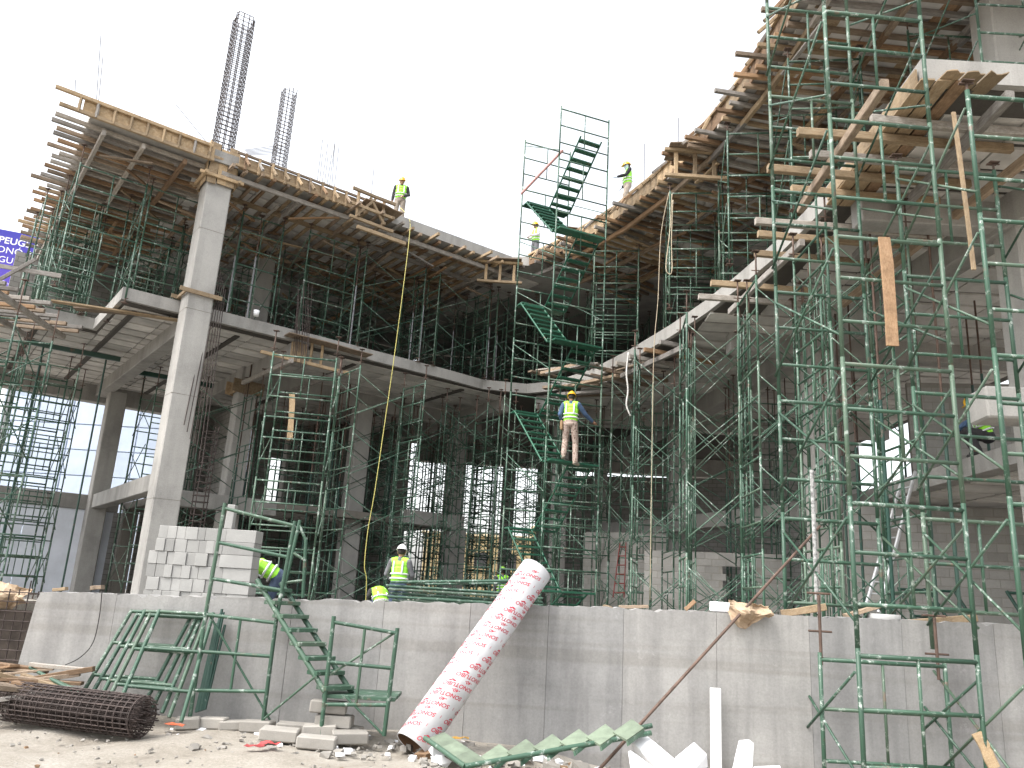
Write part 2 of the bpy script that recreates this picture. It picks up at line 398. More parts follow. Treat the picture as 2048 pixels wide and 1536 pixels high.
def beam(a, b, w, h, ztop, mat=CONC):
    a, b = V((a[0], a[1], ztop - h / 2)), V((b[0], b[1], ztop - h / 2))
    d = b - a; L = d.length; ang = math.atan2(d.y, d.x)
    return box('beam', (a + b) / 2, (L, w, h), mat, bld, (0, 0, ang), 0.02)
ZB = Z1B - .02
beam(LW(1.83, .3), LW(1.83, 11.4), .42, .50, ZB)
beam(LW(5.1, -.05), LW(5.1, 11.4), .42, .50, ZB + .001)
beam(LW(9.6, 4.6), LW(9.6, 11.4), .42, .50, ZB + .002)
beam(LW(13.6, .5), LW(14, 11.4), .42, .50, ZB + .003)
beam(LW(-4.8, 11.6), LW(15.9, 11.6), .5, .72, ZB + .004)
beam(LW(5.4, 4.25), LW(15, 4.25), .46, .62, ZB + .006)
beam((8.7, 10.0), (7.95, 20), .5, .62, ZB - .001); beam((7.95, 20), (6.45, 30), .5, .62, ZB + .005); beam((6.45, 30), (4.6, 39), .5, .62, ZB + .007)
beam((5.7, 20.3), (14.8, 20.3), .44, .56, ZB - .003); beam((5.9, 12.8), (14.8, 12.8), .44, .52, ZB - .004)
beam((2.6, 30), (14.5, 30), .44, .56, ZB - .005); beam((-4.5, 39.6), (14.8, 39.6), .5, .9, ZB - .006)
beam((1.1, 28.3), (2.1, 31.5), .44, .5, ZB - .002)
# ribs across the soffit, darker drop strips seen in the left bay
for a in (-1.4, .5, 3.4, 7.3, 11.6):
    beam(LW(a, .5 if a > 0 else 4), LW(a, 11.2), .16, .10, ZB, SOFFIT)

# back walls of the upper floor
block = None
for a_, b_ in ((LW(-2.0, 11.0), LW(15.4, 11.0)), (LW(15.6, 11.0), V((14, 39, 0))), (V((14.4, 39, 0)), V((14.4, 12, 0)))):
    d_ = b_ - a_; box('back_wall', (a_ + b_) / 2 + V((0, 0, 11.2)), (d_.length, .15, 4.0), BLOCKFAR, bld, (0, 0, math.atan2(d_.y, d_.x)), 0)
# mezzanine in the left wing and gallery in the right wing
mz = prism('mezzanine_slab', [LW(6.1, 3.4), LW(13.2, 3.2), LW(13.2, 11.2), LW(3.2, 11.2), LW(3.2, 5.6), LW(6.1, 5.4)], 4.05, 4.30, CONC_OLD, bld)
for b in (4.2, 5.6, 7.0, 8.4, 9.8):
    for a in (6.4, 8.1, 9.8, 11.5):
        box('ceiling_panel', LW(a + .7, b + .5, 4.04), (1.5, 1.1, .05), FOAMC, mz, RZ, 0)
beam(LW(2.0, .6), LW(2.2, 11), .4, .5, 4.45, CONC); beam(LW(3.0, 3.6), LW(6.4, 3.5), .4, .5, 4.32, CONC)
beam(LW(-4.5, 10.6), LW(3, 10.6), .4, .55, 4.45, CONC)
box('stub_wall', LW(13.1, 2.6, 2.4), (.5, .8, 3.3), CONC, bld, RZ); beam(LW(10.9, 2.7), LW(13.4, 2.7), .5, .5, 4.5, CONC)
gal = prism('gallery_slab', [V((8.85, 11.2, 0)), V((15, 11.2, 0)), V((15, 27, 0)), V((9.2, 22.0, 0)), V((9.0, 17.1, 0))], 4.42, 4.78, CONC, bld)
for y in (11.8, 12.9, 14.0, 15.1, 16.2, 17.3, 18.4, 19.5):
    for x in (9.4, 10.8, 12.2):
        box('ceiling_panel', (x + .6, y + .45, 4.42), (1.25, .95, .05), FOAMC, gal, None, 0)
beam((9.1, 21.9), (6.7, 28.2), .5, .5, 4.78, CONC); beam((6.7, 28.2), (3.6, 33.5), .4, .5, 4.74, CONC)
box('beam_stub', (8.35, 12.0, 4.96), (2.1, .6, .5), CONC_COL, bld, (0, 0, -.10), .03)

# block walls: mortar core with real blocks on the visible face
def block_wall(p0, p1, z0, z1, holes=(), real=True, label=None, seed=1):
    p0, p1 = V(p0), V(p1); d = (p1 - p0); L = d.length; d.normalize(); ang = math.atan2(d.y, d.x)
    nrm = V((d.y, -d.x, 0)); R = random.Random(seed)
    w = box('block_wall', (p0 + p1) / 2 + V((0, 0, (z0 + z1) / 2)), (L, .13, z1 - z0), MORTAR if real else BLOCKFAR, bld, (0, 0, ang), 0) if not holes else None
    if holes:
        def fn(bm):
            xs = sorted({0, L, *[h[0] for h in holes], *[h[1] for h in holes]}); zs = sorted({z0, z1, *[h[2] for h in holes], *[h[3] for h in holes]})
            for xa, xb in zip(xs, xs[1:]):
                for za, zb in zip(zs, zs[1:]):
                    cx, cz = (xa + xb) / 2, (za + zb) / 2
                    if any(h[0] < cx < h[1] and h[2] < cz < h[3] for h in holes): continue
                    bm_box(bm, (cx, 0, cz), (xb - xa, .13, zb - za))
        w = obj_bm('block_wall', fn, MORTAR, bld, Matrix.Translation(p0) @ Matrix.Rotation(ang, 4, 'Z'))
    if label: w['label'] = label
    if not real: return w
    row = 0; z = z0
    while z + .2 <= z1 + .01:
        x = -.2 if row % 2 else 0.0
        while x < L - .03:
            xa, xb = max(0, x) + .007, min(L, x + .4) - .007; x += .4
            if xb - xa < .06: continue
            if any(h[0] - .05 < (xa + xb) / 2 < h[1] + .05 and h[2] < z + .1 < h[3] for h in holes): continue
            c = p0 + d * ((xa + xb) / 2) + nrm * (.02 + R.uniform(-.004, .004)) + V((0, 0, z + .1))
            box('block', c, (round(xb - xa, 2), .10, .186), BLOCKW, w, (0, 0, ang), 0.006)
        z += .2; row += 1
    return w
block_wall((8.25, 19.55, 0), (15, 17.1, 0), .85, 4.25, seed=1)
block_wall((4.3, 24.6, 0), (8.0, 23.0, 0), .85, 3.25, ((2.3, 3.2, .85, 2.9),), seed=2)
block_wall((2.9, 29.0, 0), (5.6, 27.6, 0), .85, 4.05, seed=3)
block_wall((10.4, 20.3, 0), (14.5, 19.6, 0), 4.78, 7.7, seed=4)
block_wall((3.2, 40.0, 0), (15.5, 37.0, 0), .85, 7.72, real=False)
block_wall((8.4, 26.5, 0), (9.6, 26.2, 0), 4.78, 7.9, real=False)
block_wall(LW(9.9, 9.2), LW(12.6, 9.2), 4.3, 7.6, real=True, seed=5)
block_wall(LW(4.0, 11.4), LW(9.85, 11.4), .85, 4.1, real=False)
block_wall(LW(9.9, 11.38), LW(15.9, 11.38), .85, 8.1, real=False)
block_wall(LW(8.05, 11.38), LW(8.95, 11.38), 4.1, 8.1, real=False)
block_wall(LW(8.95, 11.37), LW(9.85, 11.37), 7.0, 8.1, real=False)
block_wall(LW(5.2, 11.38), LW(6.5, 11.38), 4.1, 8.1, real=False)
block_wall(LW(8.2, 9.0), LW(13.6, 9.4), .85, 4.05, real=False)
block_wall(LW(6.2, 8.0), LW(6.3, 11.2), .85, 8.3, real=False)
block_wall((1.6, 39.4, 0), (3.4, 39.3, 0), .85, 8.3, real=False)
block_wall(LW(.2, 11.9), LW(4.0, 11.9), .85, 4.0, real=False)
#==PART3==
# ------------------------------------------------------------------ scaffolding
FW, FH = 1.55, 1.65
def frame_U(bm, w, h, r):
    bm_path(bm, [(-w / 2, 0, 0), (-w / 2, 0, h * .5), (-w / 2, 0, h)], r, 8)
    bm_path(bm, [(w / 2, 0, 0), (w / 2, 0, h * .5), (w / 2, 0, h)], r, 8)
    bm_tube(bm, (-w / 2, 0, h - .08), (w / 2, 0, h - .08), r * .95, 8)
def frame_full(bm, w, h, r, seg=5):
    for s in (-1, 1): bm_tube(bm, (s * w / 2, 0, 0), (s * w / 2, 0, h), r, seg)
    for k in (.95, .62, .28): bm_tube(bm, (-w / 2, 0, h * k), (w / 2, 0, h * k), r * .85, seg)
    bm_tube(bm, (0, 0, h * .28), (0, 0, h * .95), r * .7, seg)
def basis(o, dw, dn):
    m = Matrix.Identity(4); z = V((0, 0, 1))
    for i in range(3): m[i][0] = dw[i]; m[i][1] = dn[i]; m[i][2] = z[i]; m[i][3] = o[i]
    return m
def frame(o, dw, parent=None, w=FW, h=FH, r=.024, mat=GREEN, det=True, mx=None, strut=True):
    dn = V((-dw.y, dw.x, 0))
    m = mx if mx is not None else basis(o, dw, dn)
    if not det:
        me = mesh_from(('frame', round(w, 2), round(h, 2), r), mat, lambda bm: frame_full(bm, w, h, r))
        return link('frame', me, m, parent)
    me = mesh_from(('frameU', round(w, 2), round(h, 2), r), mat, lambda bm: frame_U(bm, w, h, r))
    f = link('frame', me, m, parent)
    for k in (.62, .28):
        link('rung', mesh_from(('rung', round(w, 2), r), mat, lambda bm: bm_tube(bm, (-w / 2, 0, 0), (w / 2, 0, 0), r * .85, 8)), m @ Matrix.Translation((0, 0, h * k)), f)
    if strut:
        link('strut', mesh_from(('strut', round(h, 2), r), mat, lambda bm: bm_tube(bm, (0, 0, h * .28), (0, 0, h - .08), r * .7, 8)), m, f)
    return f
def brace_bm(bm, L, h, r):
    bm_tube(bm, (0, -r, 0), (L, -r, h), r, 5); bm_tube(bm, (0, r, h), (L, r, 0), r, 5)
def jack_bm(bm, h):
    bm_tube(bm, (0, 0, -.1), (0, 0, h), .017, 6); bm_tube(bm, (-.09, 0, .10), (.09, 0, .10), .012, 5)
    bm_box(bm, (0, 0, h - .005), (.14, .12, .012))
def foot_bm(bm, h):
    bm_tube(bm, (0, 0, 0), (0, 0, h + .12), .017, 6); bm_box(bm, (0, 0, .006), (.15, .15, .012)); bm_tube(bm, (-.08, 0, h), (.08, 0, h), .012, 5)
def tower(label, group, o, dw, dd, tiers, top=None, w=FW, dep=2.1, h=FH, r=.024, mat=GREEN, det=False, foot=.14, brace=True, rb=.014, name='scaffold_tower', skip=()):
    """frames stand across dw, two sets spaced by dep along dd and tied by cross braces"""
    o, dw, dd = V(o), V(dw).normalized(), V(dd).normalized()
    t = thing(name, label, 'scaffold', o, group)
    rr = RND
    for j in (0, 1):
        base = o + dd * (dep * (j - .5))
        for s in (-1, 1):
            link('base_jack', mesh_from(('foot', foot), JACK, lambda bm: foot_bm(bm, foot)), Matrix.Translation(base + dw * (s * w / 2)), t)
        for k in range(tiers):
            if (j, k) in skip: continue
            b = base + V((0, 0, foot + k * h))
            f = frame(b, dw if rr.random() < .5 else -dw, t, w, h, r, mat, det)
        zt = foot + tiers * h
        if top is not None and top - (o.z + zt) > .06:
            L = round(top - (o.z + zt), 2)
            for s in (-1, 1):
                link('head_jack', mesh_from(('jack', L), JACK, lambda bm: jack_bm(bm, L)), Matrix.Translation(base + dw * (s * w / 2) + V((0, 0, zt))), t)
    if brace:
        for s in (-1, 1):
            for k in range(tiers):
                b = o + dd * (-dep / 2) + dw * (s * (w / 2 + .03)) + V((0, 0, foot + k * h + .28))
                me = mesh_from(('brace', dep, h, rb), mat, lambda bm: brace_bm(bm, dep, h * .68, rb))
                link('cross_brace', me, basis(b, dd, V((-dd.y, dd.x, 0))), t)
    return t

# --- under the left wing, ground floor up to the floor slab (dw: frame direction, dd: brace direction)
GL = 'scaffold towers filling the ground floor of the left wing'
TOPZ = Z1B - .30
def rowpos(a, b, z=.85): return LW(a, b, z)
tower('green scaffold tower with ladder rungs right of the block stack, under the timber beam box', None, (-5.55, 20.9, .85), (1, .16, 0), (-.16, 1, 0), 4, 8.0, 1.6, 1.9, det=True, h=1.62, foot=.1)
tower('green scaffold tower just left of the hanging yellow hose', None, (-3.9, 23.4, .85), N2, U2, 4, TOPZ - .2, 1.3, 2.2, det=True, h=1.72)
tower('green scaffold tower right of the hanging yellow hose with wide cross braces', None, LW(10.9, .9, .85), N2, U2, 4, TOPZ - .1, 1.4, 2.3, det=True, h=1.75)
tower('green scaffold tower under the corner of the left floor slab', None, LW(13.0, -.6, .85), N2, U2, 4, TOPZ, 1.4, 2.0, det=True)
for a, b, k in ((3.0, 5.2, 4), (7.2, 5.0, 4), (11.7, 5.3, 4), (15.2, 2.4, 4), (15.6, 6.0, 4), (3.7, 2.4, 4), (8.9, 3.1, 4), (11.2, 2.9, 4), (13.6, 2.9, 4), (5.4, 7.6, 4), (9.6, 7.4, 4), (14.0, 8.6, 4), (16.6, 8.4, 4), (17.6, .2, 4), (17.5, 4.0, 4), (12.0, 8.4, 4)):

    tower('green scaffold tower in the dark thicket deep under the left wing', GL, LW(a, b, .85), *((U2, N2) if RND.random() < .5 else (N2, U2)), k, TOPZ - .3)
# --- far left towers
tower('green scaffold tower between the white wall and the pale corner column', None, LW(-.9, 4.6, .85), U2, N2, 4, TOPZ - .2, 1.5, 2.0, det=True)
tower('green scaffold tower at the left edge carrying a timber deck', None, (-12.05, 18.0, .4), (1, .12, 0), (-.12, 1, 0), 4, 8.0, 1.5, 1.9, det=True, h=1.65)
tower('green scaffold tower at the far left edge, partly out of the picture', None, (-13.7, 19.0, .4), (1, .12, 0), (-.12, 1, 0), 4, 8.0, 1.5, 1.9, h=1.72)
tower('green scaffold tower left of the pale column, before the low beam', None, LW(-2.4, 2.6, .85), U2, N2, 4, TOPZ - .3, 1.4, 2.0)
tower('green scaffold tower between the pale column and the glass building', None, LW(-.2, 7.6, .85), U2, N2, 4, TOPZ - .3, 1.3, 2.0)
tower('green scaffold tower in front of the bluish glass building', None, LW(-3.2, 7.0, .85), U2, N2, 4, TOPZ - .2, 1.5, 2.2)
# --- upper floor, left wing
GU = 'scaffold towers propping the roof of the left wing'
TR = 12.86
def up(label, a, b, dw, dd, tiers=2, det=True, grp=None, w=1.5, dep=2.1, h=FH):
    return tower(label, grp, LW(a, b, Z1T), dw, dd, tiers, TR, w, dep, h, det=det)
up('green scaffold tower nearest the top left roof corner', -1.2, 4.6, U2, N2, 2, True)
tower('green scaffold tower hung off the left end of the upper floor', None, LW(-.75, 1.0, 8.75), U2, N2, 2, TR, 1.7, 2.2, 1.72, det=True)
up('green scaffold tower on the upper floor edge nearest the stair tower', 13.25, .75, N2, U2, dep=1.4)
up('green scaffold tower on the upper floor between the column and the hose', 3.6, 1.3, U2, N2, w=1.3)
up('green scaffold tower behind the pale corner column, upper floor', 1.1, 1.6, U2, N2)
for a, b in ((-.7, 7.0), (-.4, 9.4), (1.6, 7.4), (-1.0, 4.2), (1.4, 3.9)):
    up('slim green scaffold tower crowding the left end of the upper floor', a, b, U2, N2, 2, False, 'towers crowding the left end of the upper floor', 1.2, 1.6)
up('green scaffold tower standing right of the upper column stub', 5.9, 1.1, U2, N2, w=1.7)
up('green scaffold tower on the upper floor, left of the hose', 8.2, .72, N2, U2, dep=2.3)
up('green scaffold tower on the upper floor, right of the hose', 11.05, .72, N2, U2, dep=2.2)
for a, b in ((7.0, 2.9), (9.5, 2.8), (12.2, 2.6), (14.2, .9), (3.6, 4.4), (7.9, 4.4), (10.6, 4.6), (13.2, 3.6), (15.4, 1.2), (0.9, 5.2), (13.4, 6.6), (6.0, 7.2), (9.4, 7.4), (-.6, 8.0), (3, 8.2), (16.8, 3.4), (16.6, 6.4)):
    up('green scaffold tower in the dark thicket behind the upper floor edge', a, b, *((U2, N2) if RND.random() < .4 else (N2, U2)), 2, False, GU)
# --- right wing: follow the curved edge
def curve_at(C, t):
    k = min(int(t), len(C) - 2); f = t - k
    p = C[k].lerp(C[k + 1], f); d = (C[k + 1] - C[k]).normalized(); n = V((-d.y, d.x, 0))
    if n.x < 0: n = -n
    return p, d, n
XR, YR = V((1, 0, 0)), V((0, 1, 0))
RLAB = ['green scaffold tower right of the stair tower under the gallery corner', 'green scaffold tower in front of the second right-wing column', 'tall green scaffold tower with yellow tags, left of the big right column',
        'tall green scaffold tower directly in front of the big right column']
for i, (x, y, yaw, dep) in enumerate(((3.95, 20.2, .25, 2.0), (4.55, 17.4, .12, 1.9), (5.35, 15.2, .05, 1.9), (5.75, 12.9, 0, 1.8))):
    d = V((math.cos(yaw), -math.sin(yaw) * 1.0, 0)); d2 = V((-d.y, d.x, 0))
    tower(RLAB[i], None, (x, y, .85), d2, d, 4, Z1B - .35, 1.5, 1.35, det=True, mat=GREEN_F if i > 1 else GREEN, h=1.75, rb=.013)
GR = 'scaffold towers filling the ground floor of the right wing'
for x, y in ((5.6, 22.4), (7.6, 23.6), (9.2, 23.8), (4.6, 25.6), (2.6, 27.0), (1.0, 30.4), (-.6, 33.0), (-2.4, 36), (.4, 36.6)):
    tower('green scaffold tower standing deep under the right wing', GR, (x, y, .85), *((XR, YR) if RND.random() < .5 else (YR, XR)), 4, Z1B - .35)
for i, (x, y) in enumerate(((3.0, 22.4), (4.5, 18.8), (5.05, 16.4), (5.75, 14.1))):
    tower('narrow green scaffold tower under the curved slab edge, %s from the stair tower' % ORD[i], 'narrow towers under the curved slab edge', (x + .5, y, .85), (.15, 1, 0), (1, -.15, 0), 4, Z1B - .35, 1.1, 1.15, 1.75, .019, rb=.011)
for i, (x, y) in enumerate(((-1.3, 27.2), (.7, 25.6), (-3.0, 29.0), (1.9, 28.6), (-1.4, 31.0), (3.9, 27.6))):
    tower('narrow green scaffold tower in the bright gap beside the stair tower', 'narrow towers in the bright gap', (x, y, .85), (.3, 1, 0), (1, -.3, 0), 4, Z1B - .35, 1.3, 1.5, 1.75, .019, rb=.011)
GV = 'scaffold towers propping the roof of the right wing'
for i, (x, y) in enumerate(((2.9, 24.6), (4.5, 20.6), (5.25, 17.6), (5.75, 14.9))):
    lab = ['green scaffold tower on the upper right floor nearest the stair tower', 'green scaffold tower on the upper right floor beside the looped rope', 'green scaffold tower on the upper right floor, third from the stair tower', 'green scaffold tower on the upper right floor nearest the camera'][i]
    tower(lab, None, (x + .35, y, Z1T), (1, -.15, 0), (.15, 1, 0), 2, TR, 1.4, 1.9, det=True)
for x, y in ((5.6, 23.6), (7.0, 21.4), (7.4, 18.6), (7.8, 15.8), (8.0, 12.0), (3.4, 27.0), (6.0, 26.6), (9.6, 17.2), (9.8, 20.5), (1.8, 29.4), (10.2, 13.4), (9.8, 24.5), (4.2, 30.5)):
    tower('green scaffold tower in the dark thicket above the right floor slab', GV, (x, y, Z1T), *((XR, YR) if RND.random() < .5 else (YR, XR)), 2, TR)

# --- the big near tower in front of the wall at the right
tower('tall near green scaffold tower standing before the right end of the wall', None, (4.52, 10.05, -.42), (1, .06, 0), (-.06, 1, 0), 8, None, 1.34, 1.9, det=True, mat=GREEN_F, r=.028, rb=.017, foot=.10, skip=((1, 0),))
tower('near green scaffold tower at the right edge below the cut slab end', None, (6.02, 9.3, -.42), (1, .03, 0), (-.03, 1, 0), 5, 8.05, 1.42, 1.7, det=True, mat=GREEN_F, r=.028, rb=.017, foot=.10, skip=((1, 0),))
t = thing('low_scaffold', 'short green scaffold base frame with rusty jacks before the right wall', 'scaffold', (4.4, 10.0, -.4))
pL, pR = AY(1640, 1310, 9.95), AY(1890, 1345, 9.95)
zt = pL.z
for off in (0,):
    frame(V((pL.x / 2 + pR.x / 2, 9.95, zt - 1.62)), XR, t, (pR - pL).length, 1.65, .026, GREEN_F)
for px, py0, py1 in ((1635, 1190, 1330), (1870, 1235, 1360)):
    a, b = AY(px, py0, 9.95), AY(px + 8, py1, 9.95)
    j = tube('jack_screw', (b.x, 9.95, b.z), (b.x, 9.95, a.z), .02, JACK, t)
    for z in (a.z + .02, a.z - .42): tube('jack_handle', (b.x - .14, 9.95, z), (b.x + .14, 9.95, z), .013, JACK, j)
# --- stair tower
ST = V((.95, 20.0, .85)); P1 = ST; P2 = V((2.38, 20.55, .85)); P3 = V((-.02, 21.85, .85))
sdw = (P2 - P1).normalized(); sdd = (P3 - P1).normalized(); SW = (P2 - P1).length; SD = (P3 - P1).length
stair = thing('stair_tower', 'tall freestanding green scaffold stair tower rising past the roof', 'stair tower', ST + (sdw * SW + sdd * SD) / 2)
nt_ = 9; hh = (15.25 - .85) / nt_
for k in range(nt_):
    for j in (0, 1):
        if k == nt_ - 1 and j == 1 and False: continue
        frame(ST + sdw * (SW / 2) + sdd * (SD * j) + V((0, 0, hh * k)), sdw, stair, SW, hh, .024, GREEN, True)
    for s in (0, 1):
        if k % 2 == s or k in (2, 5):
            a = ST + sdw * (SW * s) + V((0, 0, hh * k + .2)); b = a + sdd * SD + V((0, 0, hh * .75))
            tube('side_brace', a, b, .013, GREEN, stair)
def flight(parent, bot, top, wdir, wid, n, mat, tread=(.155, .04), rail=.03, name='stair_flight'):
    bot, top = V(bot), V(top); wv = V(wdir).normalized() * wid
    fl = tube(name, bot, top, rail, mat, parent)
    tube('stringer', bot + wv, top + wv, rail, mat, fl)
    hd = (top - bot); hd.z = 0; hd.normalize(); R = Matrix.Identity(3)
    wn_ = V(wdir).normalized(); zz = V((0, 0, 1))
    for i in range(3): R[i][0] = wn_[i]; R[i][1] = hd[i]; R[i][2] = zz[i]
    for i in range(n):
        f = (i + .5) / n; c = bot.lerp(top, f) + wv / 2
        box('tread', c, (wid - .02, tread[0], tread[1]), mat, fl, R, .004)
    return fl
GREEN_S = green('green_stair_paint', (0.012, 0.09, 0.05), 0.62)
Rm = Matrix.Identity(3)
for i in range(3): Rm[i][0] = sdw[i]; Rm[i][1] = sdd[i]; Rm[i][2] = (0, 0, 1)[i]
lv = [(0.85, 1), (1.85, 0), (3.45, 1), (5.05, 0), (6.65, 1), (8.25, 0), (9.85, 1), (11.45, 0), (13.05, 1), (14.65, 0)]   # (height, 1 = rear)
LANE = SW * .44
for (za, ra_), (zb, rb2) in zip(lv, lv[1:]):
    right = ra_ == 1                         # right lane climbs towards the camera, left lane away from it
    off = sdw * (SW * (.52 if right else .03))
    A_ = ST + off + sdd * (SD * (.90 if ra_ else .12)); B_ = ST + off + sdd * (SD * (.90 if rb2 else .12))
    A_.z, B_.z = za, zb
    flight(stair, A_, B_, sdw, LANE, 8 if zb - za > 1.2 else 5, GREEN_S, (.17, .045), .026)
for zl, rr_ in lv[1:-1]:
    c = ST + sdw * (SW * .5) + sdd * (SD * (.97 if rr_ else .03)); c.z = zl
    box('landing', c, (SW * .94, .36, .05), GREEN_S, stair, Rm, .004)
# --- single props between the towers
GP = 'single steel props under the slabs'
for k_, (a, b, z0, z1) in enumerate(((3.1, .9, 9.2, 12.8), (3.6, .5, 9.2, 12.8), (7.0, .4, 9.2, 12.8), (9.6, .35, 9.2, 12.85), (9.75, 1.3, 9.2, 12.85), (12.6, .5, 9.2, 12.85), (13.4, 1.1, 9.2, 12.85), (11.9, 1.9, 9.2, 12.85))):
    t = thing('steel_prop', 'slim grey steel prop on the upper floor edge, %s from the pale column' % ORD[(0, 1, 2, 3, 4, 6, 7, 5)[k_]], 'prop', LW(a, b, z0), 'grey props on the upper floor edge')
    tube('outer_tube', LW(a, b, z0), LW(a, b, z0 + 2.2), .03, STEEL, t); tube('inner_tube', LW(a, b, z0 + 2.1), LW(a, b, z1), .02, JACK, t)
    box('head_plate', LW(a, b, z1), (.16, .16, .02), JACK, t, RZ, 0)
for i in range(26):
    a, b = RND.uniform(2.4, 14), RND.uniform(2.2, 10.5); zb = 4.3 if (6.4 < a < 13 and b > 3.8) else .85
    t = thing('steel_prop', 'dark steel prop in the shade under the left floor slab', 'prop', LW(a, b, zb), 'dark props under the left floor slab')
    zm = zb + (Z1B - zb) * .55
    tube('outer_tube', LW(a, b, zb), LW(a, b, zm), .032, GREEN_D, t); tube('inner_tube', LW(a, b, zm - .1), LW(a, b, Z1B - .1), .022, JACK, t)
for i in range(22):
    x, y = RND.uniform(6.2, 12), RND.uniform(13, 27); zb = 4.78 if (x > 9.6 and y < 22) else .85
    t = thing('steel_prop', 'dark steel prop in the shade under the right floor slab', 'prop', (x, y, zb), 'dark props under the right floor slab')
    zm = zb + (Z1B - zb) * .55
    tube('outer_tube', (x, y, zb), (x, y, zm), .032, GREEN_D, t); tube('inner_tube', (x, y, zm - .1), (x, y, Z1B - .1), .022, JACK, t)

# ------------------------------------------------------------------ timber formwork
def wpick(fresh=.25, grey=.3, brown=.2):
    r = RND.random()
    return WOOD_N if r < fresh else WOOD_G if r < fresh + grey else WOOD_B if r < fresh + grey + brown else WOOD
fl_ = thing('roof_formwork', 'timber roof formwork along the left wing with protruding joists', 'formwork', LW(5, 0, 12.9))
# joists along u sticking out past the left end
for i in range(30):
    b = -.75 + i * .36 + RND.uniform(-.06, .06)
    ext = RND.uniform(.1, .7) + .25 - i * .012
    timber('joist', LW(-1.7 - ext, b, 13.12 + RND.uniform(-.02, .02)), LW(1.6 + RND.uniform(-.3, .4), b + RND.uniform(-.05, .05), 13.13), .09, .11, wpick(.05, .5, .15), fl_)
for a in (-1.3, -.3, .8, 2.3, 4.2, 6.0, 7.9, 9.8, 11.6):
    timber('stringer', LW(a, -.9, 12.98), LW(a, 10.5, 12.98), .10, .16, wpick(.1, .3, .3), fl_)
for i in range(26):
    a = 2.0 + i * .42 + RND.uniform(-.05, .05)
    ext = RND.uniform(.05, .75) if i > 8 else RND.uniform(.1, .3)
    timber('joist', LW(a, -1.15 - ext, 13.16), LW(a + RND.uniform(-.05, .05), 5.6 + RND.uniform(-.5, .5), 13.14), .09, .10, wpick(.25, .2, .2), fl_)
for b in (-.95, .45, 2.1, 3.9, 5.4):
    timber('stringer', LW(1.8, b, 12.99), LW(7.2, b, 12.99), .10, .14, wpick(.1, .5, .1), fl_)
    timber('stringer', LW(7.0, b + .1, 13.0), LW(12.6, b + .1, 13.0), .10, .14, wpick(.1, .5, .1), fl_)
for a, b, c, d in ((-1.9, .3, 13.42, .42), (.32, 1.5, 13.43, .40)):
    timber('edge_board', LW(a, -1.06, c), LW(b, -1.07, c), .04, d, WOOD_N, fl_)
timber('edge_board', LW(-2.6, -1.13, 13.66), LW(1.4, -1.14, 13.62), .09, .10, WOOD_N, fl_)
timber('edge_board', LW(-2.45, -1.12, 13.24), LW(1.5, -1.12, 13.22), .09, .10, WOOD_N, fl_)
timber('edge_board', LW(2.2, -1.17, 13.42), LW(5.9, -1.19, 13.42), .035, .40, WOOD_N, fl_)
timber('edge_board', LW(2.1, -1.24, 13.26), LW(6.2, -1.25, 13.24), .07, .08, WOOD_N, fl_)
timber('edge_board', LW(2.1, -1.24, 13.66), LW(6.2, -1.25, 13.66), .07, .07, WOOD, fl_)
for i in range(9):
    a = -2.0 + i * .42; timber('kicker', LW(a, -1.14, 13.2), LW(a, -1.14, 13.62), .06, .07, wpick(.7, .1, .1), fl_)
for i in range(10):
    a = 2.35 + i * .40; timber('kicker', LW(a, -1.30, 13.16), LW(a, -1.24, 13.70), .07, .08, wpick(.7, .1, .1), fl_)
    timber('kicker', LW(a + .02, -1.62, 13.18), LW(a, -1.2, 13.60), .06, .07, wpick(.6, .1, .2), fl_)
for i in range(22):   # ply sheets lying over part of the soffit
    a, b = RND.uniform(-1.8, 11), RND.uniform(-.7, 4.6)
    timber('plank', LW(a, b, 13.20), LW(a + RND.uniform(1.2, 2.2), b + RND.uniform(-.1, .1), 13.20), .30, .02, wpick(.1, .1, .6), fl_)
for i in range(46):   # darker loose boards and cleats between the joists and tower heads
    a, b = RND.uniform(-1.6, 12.5), RND.uniform(-.6, 6.5); th = RND.choice((0, 0, 1.57, .6, -.5)); L = RND.uniform(.8, 2.0)
    d = U2 * math.cos(th) + N2 * math.sin(th); z = RND.uniform(12.55, 12.9)
    timber('loose_board', LW(a, b, z), LW(a, b, z + RND.uniform(-.25, .25)) + d * L, .09, .05, wpick(.2, .2, .3), fl_)
# box round the head of the pale corner column
cb = thing('column_head_form', 'fresh timber box clamped round the pale corner column top', 'formwork', (-8.94, 21.19, 12.7))
for s, d in ((U2, 1), (U2, -1), (N2, 1), (N2, -1)):
    c = V((-8.94, 21.19, 0)) + s * (d * .42); e = N2 if s is U2 else U2
    for k in (-.26, 0, .26):
        timber('board', c + e * k + V((0, 0, 12.62 + RND.uniform(-.05, .05))), c + e * k + V((0, 0, 13.72 + RND.uniform(-.12, .22))), .25, .03, WOOD_N, cb, up=s)
    for z in (12.8, 13.35):
        timber('clamp', c + s * (d * .06) - e * .62 + V((0, 0, z)), c + s * (d * .06) + e * .62 + V((0, 0, z + .03)), .07, .09, WOOD_N, cb)
